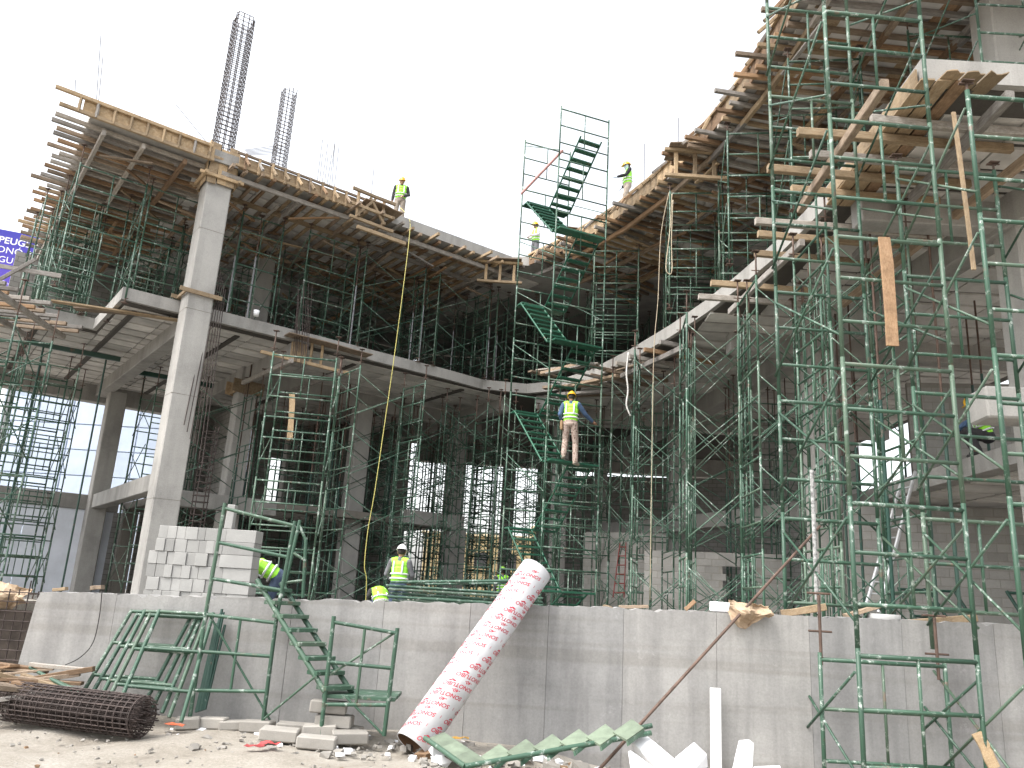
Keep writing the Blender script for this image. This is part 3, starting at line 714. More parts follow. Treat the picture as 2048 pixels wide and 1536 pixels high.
# bracketed box at the second column head
cb = thing('beam_box_form', 'fresh timber bracket box at the roof edge, second column line', 'formwork', LW(6.3, -1.2, 13.0))
for k in (-.45, .45):
    timber('post', LW(6.3 + k, -1.55, 12.75), LW(6.3 + k, -1.5, 13.75), .09, .09, WOOD_N, cb)
    timber('arm', LW(6.3 + k, -1.7, 12.85), LW(6.3 + k, -.6, 12.85), .08, .10, WOOD_N, cb)
    timber('diagonal', LW(6.3 + k, -1.6, 12.9), LW(6.3 - k * .2, -1.6, 13.6), .07, .08, WOOD_N, cb)
for z in (12.75, 13.2, 13.7): timber('crosspiece', LW(5.6, -1.6, z), LW(7.1, -1.62, z - .04), .08, .10, WOOD_N, cb)
timber('sheet', LW(6.1, -1.2, 13.52), LW(7.4, -1.3, 13.44), .9, .03, WOOD, cb)
timber('lower_sill', LW(5.9, -1.55, 12.5), LW(7.6, -1.6, 12.46), .1, .12, WOOD_N, cb)
# right wing formwork
fr_ = thing('roof_formwork', 'timber roof formwork along the curved right wing edge', 'formwork', (5, 18, 12.9))
n = len(RC_) - 1
tt = 0.3
while tt < n - .2:
    p, d, nn = curve_at(RC_, tt)
    seg = (RC_[min(int(tt) + 1, n)] - RC_[int(tt)]).length
    ext = RND.choice((RND.uniform(.05, .25), RND.uniform(.3, .9)))
    timber('joist', p - nn * ext + V((0, 0, 13.15)), p + nn * RND.uniform(4.2, 5.4) + V((0, 0, 13.14)), .09, .10, wpick(.2, .3, .25), fr_)
    if RND.random() < .75:
        timber('kicker', p - nn * (.12 + RND.uniform(.2, .45)) + V((0, 0, 13.17)), p - nn * .07 + V((0, 0, 13.68)), .06, .07, wpick(.6, .1, .2), fr_)
    tt += .34 / seg
for k in range(n):
    a, b = RC_[k], RC_[k + 1]; d = (b - a).normalized(); nn = V((-d.y, d.x, 0)); nn = nn if nn.x > 0 else -nn
    timber('edge_board', a - nn * .035 + V((0, 0, 13.43)), b - nn * .035 + V((0, 0, 13.43)), .035, .42, wpick(.75, 0, .25), fr_)
    timber('edge_board', a - nn * .09 + V((0, 0, 13.64)), b - nn * .09 + V((0, 0, 13.64)), .07, .08, WOOD_N, fr_)
    for o_ in (.35, 1.9, 3.4):
        timber('stringer', a + nn * o_ - d * .2 + V((0, 0, 13.0 + .012 * (k % 2))), b + nn * o_ + d * .2 + V((0, 0, 13.0 + .012 * (k % 2))), .10, .14, wpick(.1, .4, .2), fr_)
for i in range(46):
    t_ = RND.uniform(.3, n - .3); p, d, nn = curve_at(RC_, t_); o_ = RND.uniform(.3, 4.5)
    q = p + nn * o_; dr = d if RND.random() < .5 else nn; z = RND.uniform(12.55, 12.9)
    timber('loose_board', q + V((0, 0, z)), q + dr * RND.uniform(.8, 2) + V((0, 0, z + RND.uniform(-.2, .2))), .09, .05, wpick(.2, .2, .3), fr_)
for i in range(30):
    t_ = RND.uniform(.3, n - .3); p, d, nn = curve_at(RC_, t_); q = p + nn * RND.uniform(.2, 4)
    timber('plank', q + V((0, 0, 13.205)), q + d * RND.uniform(1, 2) + V((0, 0, 13.205)), .30, .02, wpick(.2, .1, .6), fr_)
# corner brackets of fresh timber by the stair tower
for (px, py, yy, lab) in ((1390, 330, 18.6, 'fresh timber bracket box at the right roof edge'), (1175, 490, 24.8, 'fresh timber bracket box behind the stair tower'), (1000, 545, 26.6, 'fresh timber bracket box left of the stair tower')):
    p = AY(px, py, yy); cb = thing('beam_box_form', lab, 'formwork', p)
    for k in (-.5, 0, .5): timber('post', p + V((k, 0, -.35)), p + V((k, 0, .35)), .10, .10, WOOD_N, cb)
    for z in (-.38, .36): timber('crosspiece', p + V((-.8, -.08, z)), p + V((.8, -.06, z)), .12, .09, WOOD_N, cb)
    timber('sheet', p + V((-.7, .1, .44)), p + V((.75, .1, .44)), .9, .03, WOOD, cb)

# formwork remains under the cut slab end at the right
fs = thing('slab_edge_formwork', 'orange-brown plank formwork under the cut slab end, top right', 'formwork', (5.6, 11, 8.7))
for k in range(9):
    y = 9.9 + k * .5
    pass
for k, x in enumerate((5.45, 5.68, 5.91)):
    timber('plank', (x, 9.42, 8.80), (x + .12, 13.0, 8.80), .20, .03, WOOD_N if k < 2 else WOOD_B, fs)
timber('plank', (5.38, 9.6, 8.95), (5.46, 12.9, 8.95), .03, .26, WOOD_N, fs)
for y, x0, x1, m_, hgt in ((12.35, 4.6, 7.2, WOOD_N, 8.68), (11.75, 4.0, 7.4, WOOD_N, 8.69), (11.2, 4.5, 7.2, WOOD_G, 8.66), (10.65, 4.1, 7.4, WOOD_N, 8.69), (10.2, 5.0, 7.4, WOOD_G, 8.67), (13.05, 4.2, 7.6, WOOD_G, 8.40), (13.9, 4.5, 7.3, WOOD_N, 8.58), (14.7, 4.7, 7.0, WOOD_N, 8.55), (16.2, 4.2, 6.4, WOOD_N, 8.5), (16.9, 4.1, 6.6, WOOD_G, 8.45)):
    timber('joist', (x0, y, hgt), (x1, y + .12, hgt), .10, .13, m_, fs)
timber('stringer', (4.72, 9.2, 8.52), (4.86, 12.7, 8.50), .11, .15, WOOD, fs)
timber('stringer', (6.45, 9.3, 8.52), (6.6, 14.5, 8.50), .12, .16, WOOD_G, fs)
timber('stringer', (7.6, 10.3, 8.50), (7.4, 17, 8.50), .12, .16, WOOD, fs)
timber('stringer', (5.3, 13.8, 8.42), (5.0, 17.6, 8.40), .10, .14, WOOD_G, fs)
for k in range(3): timber('plank', (5.6 + k * .28, 9.48, 8.835), (5.6 + k * .28 + .25, 9.50, 8.835), .5, .02, WOOD_N, fs)
# formwork at the inner corner of the floor slab, by the stair tower
fc = thing('corner_formwork', 'weathered board decks at the inner corner of the floor slab', 'formwork', (2.2, 26, 8.6))
for i in range(16):
    x, y = RND.uniform(.2, 3.6), RND.uniform(23.4, 27.2); th = RND.choice((-.5, -.4, .6, -.9)); L = RND.uniform(1.4, 2.6); z = RND.uniform(8.35, 8.7)
    timber('board', (x, y, z), (x + L * math.cos(th), y + L * math.sin(th), z + RND.uniform(-.08, .08)), RND.choice((.10, .22)), RND.choice((.05, .10)), wpick(.05, .6, .1), fc)
for i in range(7):
    p = V((2.2 + i * .30, 25.4 - i * .75, 8.66)); timber('joist', p, p + V((2.2, .9, 0)), .10, .12, wpick(.1, .6, .1), fc)
timber('stringer', (3.4, 24.0, 8.5), (4.6, 20.6, 8.45), .11, .15, WOOD_G, fc)
# beam-end box on the left floor slab edge
fb = thing('beam_end_form', 'fresh yellow timber beam-end box on the floor slab edge', 'formwork', LW(5.1, -.2, 8.5))
timber('end_board', LW(4.86, -.12, 8.58), LW(5.36, -.12, 8.58), .03, .52, WOOD_N, fb)
timber('side_cleat', LW(5.5, -.16, 8.25), LW(5.5, -.16, 8.9), .08, .08, WOOD_N, fb); timber('side_cleat', LW(5.85, -.16, 8.25), LW(5.85, -.16, 8.9), .08, .08, WOOD_N, fb)
timber('sill', LW(3.9, -.3, 8.22), LW(6.7, -.36, 8.16), .09, .10, WOOD_N, fb)
timber('sheet', LW(4.6, -.3, 8.94), LW(7.4, -.3, 8.90), .55, .03, WOOD, fb)
for a in (4.8, 6.4): timber('bearer', LW(a, -.5, 8.10), LW(a - .1, 3.4, 8.10), .10, .14, WOOD_G, fb)
# clamps round columns
for nm, lab, c, z, s in (('column_collar', 'fresh timber collar round the second column under the slab', LW(5.1, 4.25), 8.1, .38), ('column_collar', 'short timber collar round the pale corner column at floor level', V((-8.94, 21.19, 0)), 9.28, .42)):
    t = thing(nm, lab, 'formwork', (c.x, c.y, z))
    for sg in (-1, 1):
        timber('board', c - U2 * (s + .18) + N2 * (sg * s) + V((0, 0, z)), c + U2 * (s + .12) + N2 * (sg * s) + V((0, 0, z - .02)), .05, .12 if z > 9 else .45, WOOD_N, t)
        timber('board', c - N2 * s + U2 * (sg * s) + V((0, 0, z)), c + N2 * s + U2 * (sg * s) + V((0, 0, z)), .05, .10 if z > 9 else .4, WOOD_N, t)
# timbers stuck under the left bay soffit and at the left edge deck
lt = thing('left_deck', 'layered weathered timber deck on the left edge scaffolds', 'formwork', (-12.6, 18.8, 8.4))
for i in range(13):
    y = 17.3 + i * .32; timber('joist', (-15.6, y, 8.2 + (i % 2) * .02), (-12.1 + RND.uniform(-.5, .3), y + .45, 8.2 + (i % 2) * .02), .10, .10, wpick(.03, .75, .05), lt)
for x in (-14.8, -13.6, -12.5): timber('stringer', (x, 16.9, 8.08), (x - .3, 21.8, 8.08), .12, .14, WOOD_G, lt)
for i in range(1): timber('guard_board', (-15.5, 17.2 + i * .05, 8.72 + i * .62), (-11.3 - i * .3, 18.6 + i * .05, 8.70 + i * .60), .04, .11, WOOD_G, lt)
timber('brace', (-12.6, 18.0, 8.1), (-11.9, 18.4, 9.0), .08, .08, WOOD_G, lt)
timber('bright_plank', (-12.6, 20.6, 8.72), (-8.9, 21.9, 8.72), .22, .05, WOOD_N, lt)
timber('bright_plank', (-12.3, 21.2, 8.74), (-10.2, 21.6, 8.80), .30, .04, WOOD, lt)
for (a0, b0, a1, b1) in ((-1.4, 5.4, 1.2, 5.3), (1.9, 6.6, 4.6, 6.4)):
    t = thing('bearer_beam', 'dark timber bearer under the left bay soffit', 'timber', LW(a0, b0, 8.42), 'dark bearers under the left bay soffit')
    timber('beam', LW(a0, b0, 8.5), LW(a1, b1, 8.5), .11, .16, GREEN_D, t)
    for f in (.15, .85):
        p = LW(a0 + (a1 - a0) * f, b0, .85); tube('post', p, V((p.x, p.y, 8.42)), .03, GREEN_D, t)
# board leaning on the ladder-rung tower, board tied to near tower
for p0, p1, w_, m_, lab in (((585, 785, 21.9), (580, 880, 21.9), .16, WOOD_N, 'pale upright board tied to the ladder-rung scaffold tower'),
                            ((1768, 475, 9.0), (1786, 692, 9.0), .15, WOOD_B, 'reddish plank tied upright to the near right scaffold'),
                            ((1907, 225, 9.3), (1948, 540, 9.3), .055, WOOD_N, 'thin fresh batten tied upright to the right edge scaffold'),
                            ((1955, 1465, 9.15), (1990, 1536, 9.1), .12, WOOD_N, 'fresh plank leaning low on the right edge scaffold')):
    a, b = AY(*p0), AY(*p1)
    tag(timber('plank', b, a, w_, .03, m_, None, up=V((0, 1, 0))), lab, 'plank')
#==PART4==
# ------------------------------------------------------------------ background beyond the site
def bluep(nt, b):
    g = nt.nodes.new('ShaderNodeTexCoord'); sp = nt.nodes.new('ShaderNodeSeparateXYZ'); nt.links.new(g.outputs['Generated'], sp.inputs[0])
    c = ramp(nt, sp.outputs['Z'], [(0.0, (0.78, 0.76, 0.85)), (0.22, (0.62, 0.55, 0.85)), (0.40, (0.10, 0.055, 0.45)), (1.0, (0.035, 0.035, 0.36))])
    setc(nt, b, c)
BLUEP = M('printed_blue_banner', bluep, 0.5)
WHITE = flat('white_print', (0.85, 0.85, 0.86), 0.6, 0, 0.02)
TMP = bpy.data.scenes.new('tmp')
def bake(o):
    # evaluate one object alone in a side scene, so the big scene is not re-evaluated
    TMP.collection.objects.link(o); vl = TMP.view_layers[0]; vl.update(); dg = vl.depsgraph
    return bpy.data.meshes.new_from_object(o.evaluated_get(dg))
def text_mesh(s, size, mat, bold=False):
    cu = bpy.data.curves.new('txt', 'FONT'); cu.body = s; cu.size = size; cu.align_x = 'LEFT'; cu.resolution_u = 3
    if bold: cu.offset = size * .018
    o = bpy.data.objects.new('txt', cu)
    me = bake(o); bpy.data.objects.remove(o); bpy.data.curves.remove(cu)
    me.materials.clear(); me.materials.append(mat); return me
bbp = AY(-20, 530, 42)
dirb = V((1, .42, 0)).normalized()
bb = thing('billboard', 'purple-blue roadside billboard with white lettering at the left edge', 'billboard', (bbp.x, bbp.y, 0))
mB = basis(V((bbp.x, bbp.y, bbp.z)), dirb, V((-dirb.y, dirb.x, 0)))
def pan_(bm): bm_box(bm, (0, 0, -.4), (6.6, .12, 5.2))
obj_bm('printed_panel', pan_, BLUEP, bb, mB)
for k, (s, px, py, sz, bo) in enumerate((('PEUGE', 0, 484, .54, True), ('ONÓ A', 0, 503, .54, False), ('IGUE N', 0, 522, .52, False))):
    p = AY(px, py, 42); off = (p - bbp).dot(dirb) - (.1, .22, .28)[k]
    tm = text_mesh(s, sz, WHITE, bo)
    link('lettering', tm, mB @ Matrix.Translation((off, -.066, (p - bbp).z)) @ Matrix.Rotation(math.pi / 2, 4, 'X'), bb)
def swoosh(bm):
    pts = [(-2.6, -.075, -1.0), (-1.2, -.075, -.35), (.2, -.075, -.5), (1.6, -.075, -1.2), (2.8, -.075, -2.2)]
    a = [bm.verts.new(V(p) + V((0, 0, .05))) for p in pts]; b = [bm.verts.new(V(p) - V((0, 0, .05))) for p in pts]
    for i in range(4): bm.faces.new((a[i], a[i + 1], b[i + 1], b[i]))
obj_bm('printed_curve', swoosh, flat('lilac_print', (.4, .34, .75), .6, 0, .02), bb, mB)
for k in (-2.2, 2.2): tube('post', V((bbp.x, bbp.y + .3, 0)) + dirb * k, V((bbp.x, bbp.y + .3, bbp.z - 1)) + dirb * k, .18, STEEL, bb)

GLASSB = flat('pale_blue_glass', (0.44, 0.51, 0.62), 0.3, 0.0, 0.12, .3)
gb = thing('glass_building', 'pale blue glass-fronted building behind the left scaffolds', 'building', (-24, 54, 0))
box('body', (-27, 58, 7), (17, 6, 14), flat('pale_cladding', (.34, .40, .48), .6), gb, None, 0.05)
for i in range(7):
    for j in range(7):
        box('pane', (-35.2 + 2.36 * i + 1.18, 54.95, 1.0 + 1.78 * j + .8), (2.28, .08, 1.70), GLASSB, gb, None, 0.01)
YEL = flat('ochre_render', (0.36, 0.28, 0.15), .9, 0, .12, .8)
def yb(label, x0, x1, y, h, wins):
    t = thing('ochre_building', label, 'building', ((x0 + x1) / 2, y, 0))
    b = box('walls', ((x0 + x1) / 2, y + 4, h / 2), (x1 - x0, 8, h), YEL, t, None, .03)
    box('roof_coping', ((x0 + x1) / 2, y + 4, h + .1), (x1 - x0 + .4, 8.4, .2), flat('pale_coping', (.5, .42, .28), .9), t, None, .02)
    for (x, z) in wins:
        w_ = box('window', (x, y - .01, z), (1.0, .12, 1.2), flat('dark_pane', (.05, .05, .05), .2), t, None, .01)
        box('sill', (x, y - .06, z - .66), (1.2, .2, .1), YEL, w_, None, .01)
yb('low ochre building seen through the central back opening', -6, 2.2, 62, 6.0, ((-4, 4.2), (-1.6, 4.2), (.6, 4.2), (-4, 1.6), (.6, 1.6)))
yb('taller ochre building block beside the low one', 2.4, 5.5, 64, 7.0, ((3.9, 4.6),))
# pale infill boards under the low beam at the far left
for i in range(8):
    box('infill_panel', LW(-4.3 + i * .96, 10.55, 2.5), (.93, .10, 3.3), flat('pale_blue_board', (.78, .81, .88), .8, 0, .08, 1.2), bld, RZ, .01)
box('infill_pier', LW(3.45, 10.4, 2.6), (.5, .4, 3.4), CONC_OLD, bld, RZ, .02)

# ------------------------------------------------------------------ rebar
def cage(label, c, z0, z1, s, nb=4, sp=.16, r=.016, ang=ANG, cat='rebar cage', mat=RUST):
    t = thing('rebar_cage', label, cat, (c[0], c[1], z0)); R = Matrix.Rotation(ang, 3, 'Z'); c = V((c[0], c[1], 0))
    per = []
    for i in range(nb):
        f = -s / 2 + s * i / (nb - 1)
        for q in ((f, -s / 2), (f, s / 2), (-s / 2, f), (s / 2, f)):
            if q not in per: per.append(q)
    for q in per:
        p = c + R @ V((q[0], q[1], 0)); tube('bar', p + V((0, 0, z0)), p + V((0, 0, z1 + RND.uniform(-.12, .12))), r, mat, t, 6)
    k = s / 2 + r
    me = mesh_from(('stirrup', round(s, 3), r), mat, lambda bm: bm_path(bm, [(-k, -k, 0), (k, -k, 0), (k, k, 0), (-k, k, 0)], r * .75, 5, True))
    me2 = mesh_from(('stirrup_d', round(s, 3), r), mat, lambda bm: bm_path(bm, [(0, -k, 0), (k, 0, 0), (0, k, 0), (-k, 0, 0)], r * .7, 5, True))
    z = z0 + .05; i = 0
    while z < z1 - .1:
        link('stirrup', me if i % 2 == 0 or nb < 4 else me, Matrix.Translation((c.x, c.y, z)) @ Matrix.Rotation(ang + RND.uniform(-.03, .03), 4, 'Z') @ Matrix.Rotation(RND.uniform(-.02, .02), 4, 'X'), t)
        z += sp; i += 1
    return t
c1c = cage('tall dark rebar cage rising from the pale corner column', (-8.94, 21.19), 12.8, 18.5, .50, 4, .145)
obj_bm('hook', lambda bm: bm_path(bm, [(-9.2, 21.2, 18.4), (-9.2, 21.2, 18.72), (-9.1, 21.25, 18.8), (-8.75, 21.4, 18.74), (-8.7, 21.42, 18.3)], .014, 5), RUST, c1c)
p = LW(5.1, 4.25); cage('second shorter-looking rebar cage on the roof behind the first', (p.x, p.y), 12.9, 20.0, .44, 4, .15)
cage('narrow rebar cage standing at the foot of the pale column', (-8.05, 21.35), .85, 5.6, .30, 2, .17, .016)
RB = 'thin rebar starters standing on the roof edge'
for a, b in (((150, 188, 19.5), (151, 160, 19.5)), ((192, 215, 19.2), (202, 68, 19.2)), ((196, 215, 19.4), (206, 112, 19.4)), ((412, 283, 21.4), (351, 208, 21.4)), ((742, 395, 24.2), (748, 335, 24.2)), ((1288, 395, 22), (1289, 287, 22)), ((1356, 320, 20.5), (1357, 236, 20.5))):
    tag(tube('rebar', AY(*a), AY(*b), .010, RUST, None, 5), 'thin lone rebar sticking up from the roof edge', 'rebar', RB)
for i in range(8):
    x = 634 + i * 5; tag(tube('rebar', AY(x, 365 + i, 24.5), AY(x + 8 + RND.uniform(-4, 4), RND.uniform(278, 320), 24.5), .010, RUST, None, 5), 'thin rebar in the cluster right of the second cage', 'rebar', 'rebar cluster right of the second cage')
for i in range(6):
    tag(tube('rebar', AY(488 + i * 2, 300 + i * 2, 21.8), AY(566, 290 + i * 3.4, 24.4), .010, RUST, None, 5), 'thin horizontal rebar lying between the two roof cages', 'rebar', 'rebars lying between the two cages')
for i in range(7):
    a, b = AY(436 + i * 2.5, 525 + i * 9, 21.3), AY(368 + i * 6, 850 + i * 14, 20.9)
    tag(tube('rebar', a, b, .013, RUST, None, 6), 'long dark rebar hanging beside the pale corner column', 'rebar', 'rebars hanging beside the pale column')
for i in range(11):
    x = 586 + i * 3; tag(tube('rebar', AY(x, RND.uniform(700, 735), 23.2), AY(x + RND.uniform(2, 10), RND.uniform(555, 620), 23.2), .011, RUST, None, 5), 'rebar starter poking through the slab edge at the timber box', 'rebar', 'rebar starters at the beam-end box')

# ------------------------------------------------------------------ block stack behind the wall
Rb = random.Random(11)
GB = 'concrete blocks stacked behind the wall'
for row in range(8):
    z = .85 + row * .2 + .1; x = -5.58 + Rb.uniform(0, .05) + (.08 if row > 5 else 0)
    ends = []
    while x < -4.45:
        w_ = Rb.choice((.14, .14, .19, .19, .12)); ends.append((x, w_)); x += w_ + .003
    ends.append((x, round(-3.93 - x, 3)))
    for q_, (xx, w_) in enumerate(ends):
        d_ = .39
        o = box('concrete_block', (xx + w_ / 2, 13.0 + Rb.uniform(-.02, .02) + d_ / 2, z), (w_, d_, .196), BLOCK, None, (0, 0, Rb.uniform(-.012, .012)), .005)
        tag(o, 'grey block in the tall stack, %s course from the top, %s from the left' % (ORD[7 - row], ORD[q_]), 'block', GB)
o = box('concrete_block', (-4.42, 13.15, 2.45 + .2), (.12, .19, .39), BLOCK, None, (0, .02, .1), .008); tag(o, 'single block stood on end atop the block stack', 'block')

# ------------------------------------------------------------------ access stair before the wall
acc = thing('access_stair', 'small green scaffold stair leading up over the retaining wall', 'stair', AY(560, 1440, 9.8))
YA, YB = 9.75, 9.35
def pxframe(parent, BL, BR, TL, TR, y, mat, r=.024, rails=(.95, .62, .28), strut=True, yt=None):
    yt = y if yt is None else yt
    bl, br, tl, tr = AY(*BL, y), AY(*BR, y), AY(*TL, yt), AY(*TR, yt)
    f = tube('frame', bl, tl, r, mat, parent); tube('post', br, tr, r, mat, f)
    for k in rails: tube('rung', bl.lerp(tl, k), br.lerp(tr, k), r * .85, mat, f)
    if strut: tube('strut', bl.lerp(tl, rails[-1]).lerp(br.lerp(tr, rails[-1]), .5), tl.lerp(tr, .5).lerp(bl.lerp(br, .5), .05), r * .7, mat, f)
    return f
pxframe(acc, (378, 1446), (526, 1442), (413, 1218), (553, 1236), YA, GREEN_F)
pxframe(acc, (413, 1218), (553, 1236), (450, 1006), (590, 1042), YA, GREEN_F, strut=False)
pxframe(acc, (560, 1215), (606, 1195), (600, 1040), (612, 1075), 11.2, GREEN_F, strut=False)
pxframe(acc, (640, 1480), (768, 1472), (668, 1232), (795, 1256), YB, GREEN_F)
bot, top = AY(650, 1384, 9.35), AY(514, 1160, 9.85)
botr, topr = AY(704, 1386, 9.6), AY(562, 1166, 10.15)
fl = tube('flight', bot, top, .03, GREEN_F, acc); tube('stringer', botr, topr, .03, GREEN_F, fl)
for i in range(8):
    f = (i + .35) / 8; a, b = bot.lerp(top, f), botr.lerp(topr, f); c = (a + b) / 2; d = (b - a); d.z = 0; L = d.length + .02; d.normalize()
    box('tread', c, (L, .20, .045), GREEN_F, fl, (0, 0, math.atan2(d.y, d.x)), .004)
pl = (AY(655, 1392, 9.35) + AY(770, 1400, 9.35)) / 2
for k in range(3): box('platform_board', pl + V((.02, .12 + k * .22, 0)), (.80, .20, .04), GREEN_F, acc, (0, 0, .02), .004)
for a, b in (((525, 1440, YA), (632, 1352, YB)), ((690, 1392, YB), (765, 1468, YB)), ((656, 1352, YB + .03), (792, 1264, YB + .03)), ((540, 1440, YA + .05), (420, 1232, YA + .05))):
    tube('brace', AY(*a), AY(*b), .013, GREEN_F, acc)

# frames leaning on the wall
GF = 'scaffold frames leaning on the wall'
for i in range(5):
    o_ = (0, 16, 36, 50, 74)[i]
    t = thing('loose_scaffold', 'green scaffold frame leaning on the wall behind the mesh roll, %s from the left' % ORD[i], 'scaffold frame', AY(240 + o_, 1420, 9.5), GF)
    yb_ = 9.85 - i * .10; yt_ = 10.24 - i * .06
    pxframe(t, (158 + o_ * .95, 1398 + i * 8), (288 + o_ * 1.0, 1408 + i * 9), (264 + o_ * .75, 1220 + (i % 2) * 7), (386 + o_ * .55, 1226 + (i % 2) * 7), yb_, GREEN_F, .024, (.985, .62, .26), False, yt_)
for i in range(7):
    a, b = AY(392 + i * 3, 1425 - i, 9.95), AY(432 + i * 3, 1228 + RND.uniform(-10, 25), 10.22)
    tag(tube('scaffold_tube', a, b, .017, GREEN_D, None), 'dark green scaffold tube in the upright bundle against the wall', 'tube', 'tube bundle against the wall')
for i in range(5):
    a, b = AY(60 + i * 9, 1335 + i * 5, 9.9), AY(150 + i * 8, 1384 + i * 2, 9.4)
    tag(tube('scaffold_tube', a, b, .02, GREEN_F, None), 'green scaffold tube lying on the scrap boards at left', 'tube', 'tubes on the scrap boards')

# ------------------------------------------------------------------ welded mesh roll
ra, rb_ = AY(24, 1402, 9.55), AY(286, 1424, 9.0)
RR = .205; ra.z = RR + .03; rb_.z = RR + .03
mr = thing('wire_mesh_roll', 'fat roll of rusty welded wire mesh on the ground', 'wire mesh', (ra + rb_) / 2 - V((0, 0, RR)))
mm, L = frame_mat(ra, rb_)
nr = 20
ring = mesh_from('mesh_ring', RUST, lambda bm: bm_path(bm, [(RR * math.cos(2 * math.pi * k / 24), RR * math.sin(2 * math.pi * k / 24), 0) for k in range(24)], .0065, 5, True))
for i in range(nr): link('ring_wire', ring, mm @ Matrix.Translation((RND.uniform(-.004, .004), RND.uniform(-.004, .004), L * i / (nr - 1))), mr)
for k in range(24):
    t_ = 2 * math.pi * k / 24; p = V((RR * math.cos(t_), RR * math.sin(t_), 0)); q = p + V((0, 0, 1)) * (L + RND.uniform(-.02, .06)); p = p - V((0, 0, .03))
    tube('long_wire', mm @ p, mm @ q, .0065, RUST, mr, 5)
def inner(bm):
    R = random.Random(5)
    for lay in range(6):
        r0 = RR - .022 - lay * .026
        for i in range(nr if lay < 2 else nr // 2):
            z = L * (i + .5) / (nr if lay < 2 else nr // 2)
            if lay >= 3 and 2 < i < nr // 2 - 2: continue
            bm_path(bm, [(r0 * math.cos(2 * math.pi * k / 16), r0 * math.sin(2 * math.pi * k / 16), z) for k in range(16)], .006, 4, True)
        for k in range(20):
            t_ = 2 * math.pi * (k + lay * .4) / 20; bm_tube(bm, (r0 * math.cos(t_), r0 * math.sin(t_), -.02), (r0 * math.cos(t_ + .02), r0 * math.sin(t_ + .02), L + R.uniform(0, .07)), .006, 4)
    pts = []
    for k in range(120):
        t_ = k * .32; r0 = .08 + (RR - .09) * k / 120; pts.append((r0 * math.cos(t_), r0 * math.sin(t_), L + .01))
    bm_path(bm, pts, .006, 4)
w_ = obj_bm('inner_layers', inner, RUST, mr, mm); w_['kind'] = 'stuff'

# ------------------------------------------------------------------ cardboard column form with printed lettering
TB, TT = AY(824, 1492, 9.15), AY(1072, 1141, 10.26)
def tubem(nt, b):
    c = ramp(nt, noise(nt, 3, 5, .7), [(.3, (.46, .455, .465)), (.6, (.56, .555, .565))]); setc(nt, b, c)
TUBEM = M('white_waxed_card', tubem, .55)
RED = flat('red_print', (0.50, 0.035, 0.06), .6, 0, .1, 20)
ft = thing('column_form_tube', 'white cardboard column form tube with red lettering leaning on the wall', 'tube', TB)
mt, TL_ = frame_mat(TB, TT); TRAD = .20
def sono(bm):
    for r, fl in ((TRAD, 0), (TRAD - .008, 1)):
        r0 = [bm.verts.new((r * math.cos(2 * math.pi * k / 40), r * math.sin(2 * math.pi * k / 40), 0)) for k in range(40)]
        r1 = [bm.verts.new((r * math.cos(2 * math.pi * k / 40), r * math.sin(2 * math.pi * k / 40), TL_)) for k in range(40)]
        for k in range(40):
            q = bm.faces.new((r0[k], r0[(k + 1) % 40], r1[(k + 1) % 40], r1[k])); q.smooth = True
        if fl:
            for k in range(40):
                bm.faces.new((o0[k], o0[(k + 1) % 40], r0[(k + 1) % 40], r0[k])); bm.faces.new((o1[k], r1[k], r1[(k + 1) % 40], o1[(k + 1) % 40]))
        else: o0, o1 = r0, r1
obj_bm('tube_shell', sono, TUBEM, ft, mt)
lin = obj_bm('tube_lining', lambda bm: bm_path(bm, [(0, 0, .004), (0, 0, TL_ * .5), (0, 0, TL_ - .004)], TRAD - .010, 32, False, False), flat('brown_card', (.16, .09, .05), .9), ft, mt)
def wrap(me, x0, z0, spiral=.36):
    """print a flat text mesh on the tube: text runs round the girth, upside down"""
    bm = bmesh.new(); bm.from_mesh(me)
    bmesh.ops.subdivide_edges(bm, edges=[e for e in bm.edges if e.calc_length() > .04], cuts=1)
    for v in bm.verts:
        s = v.co.x; t_ = v.co.y
        ang = x0 - s / TRAD; z = z0 - t_ * 1.0 - s * spiral
        v.co = V(((TRAD + .0016) * math.cos(ang), (TRAD + .0016) * math.sin(ang), z))
    return bm
def disc_mesh():
    bm = bmesh.new()
    for cx_, cy_ in ((0, 0), (.022, .010), (-.022, .010)):
        bmesh.ops.create_circle(bm, cap_ends=True, radius=.015, segments=10, matrix=Matrix.Translation((cx_, cy_, 0)) @ Matrix.Diagonal((1.1, .62, 1, 1)))
    me = bpy.data.meshes.new('e'); bm.to_mesh(me); bm.free(); return me
tS, t40, t1, emb = text_mesh('SONOTUBO', .066, RED, True), text_mesh('-40-', .056, RED, True), text_mesh('1', .05, RED), disc_mesh()
allb = bmesh.new()
for me, dx, dz in ((tS, 0, 0), (t40, .07, .066), (t1, -.07, 0.0), (emb, .285, .03)):
    b_ = wrap(me, -dx / TRAD, dz - dx * .36)
    tmp = bpy.data.meshes.new('x'); b_.to_mesh(tmp); b_.free(); allb.from_mesh(tmp); bpy.data.meshes.remove(tmp)
pm = bpy.data.meshes.new('printed_mark'); allb.to_mesh(pm); allb.free(); pm.materials.clear(); pm.materials.append(RED)
i = 0; z = .20
while z < TL_ - .06:
    for rep in range(3):
        link('printed_mark', pm, mt @ Matrix.Translation((0, 0, z)) @ Matrix.Rotation(2.25 + i * .36 + rep * math.pi * 2 / 3, 4, 'Z'), ft)
    z += .158; i += 1

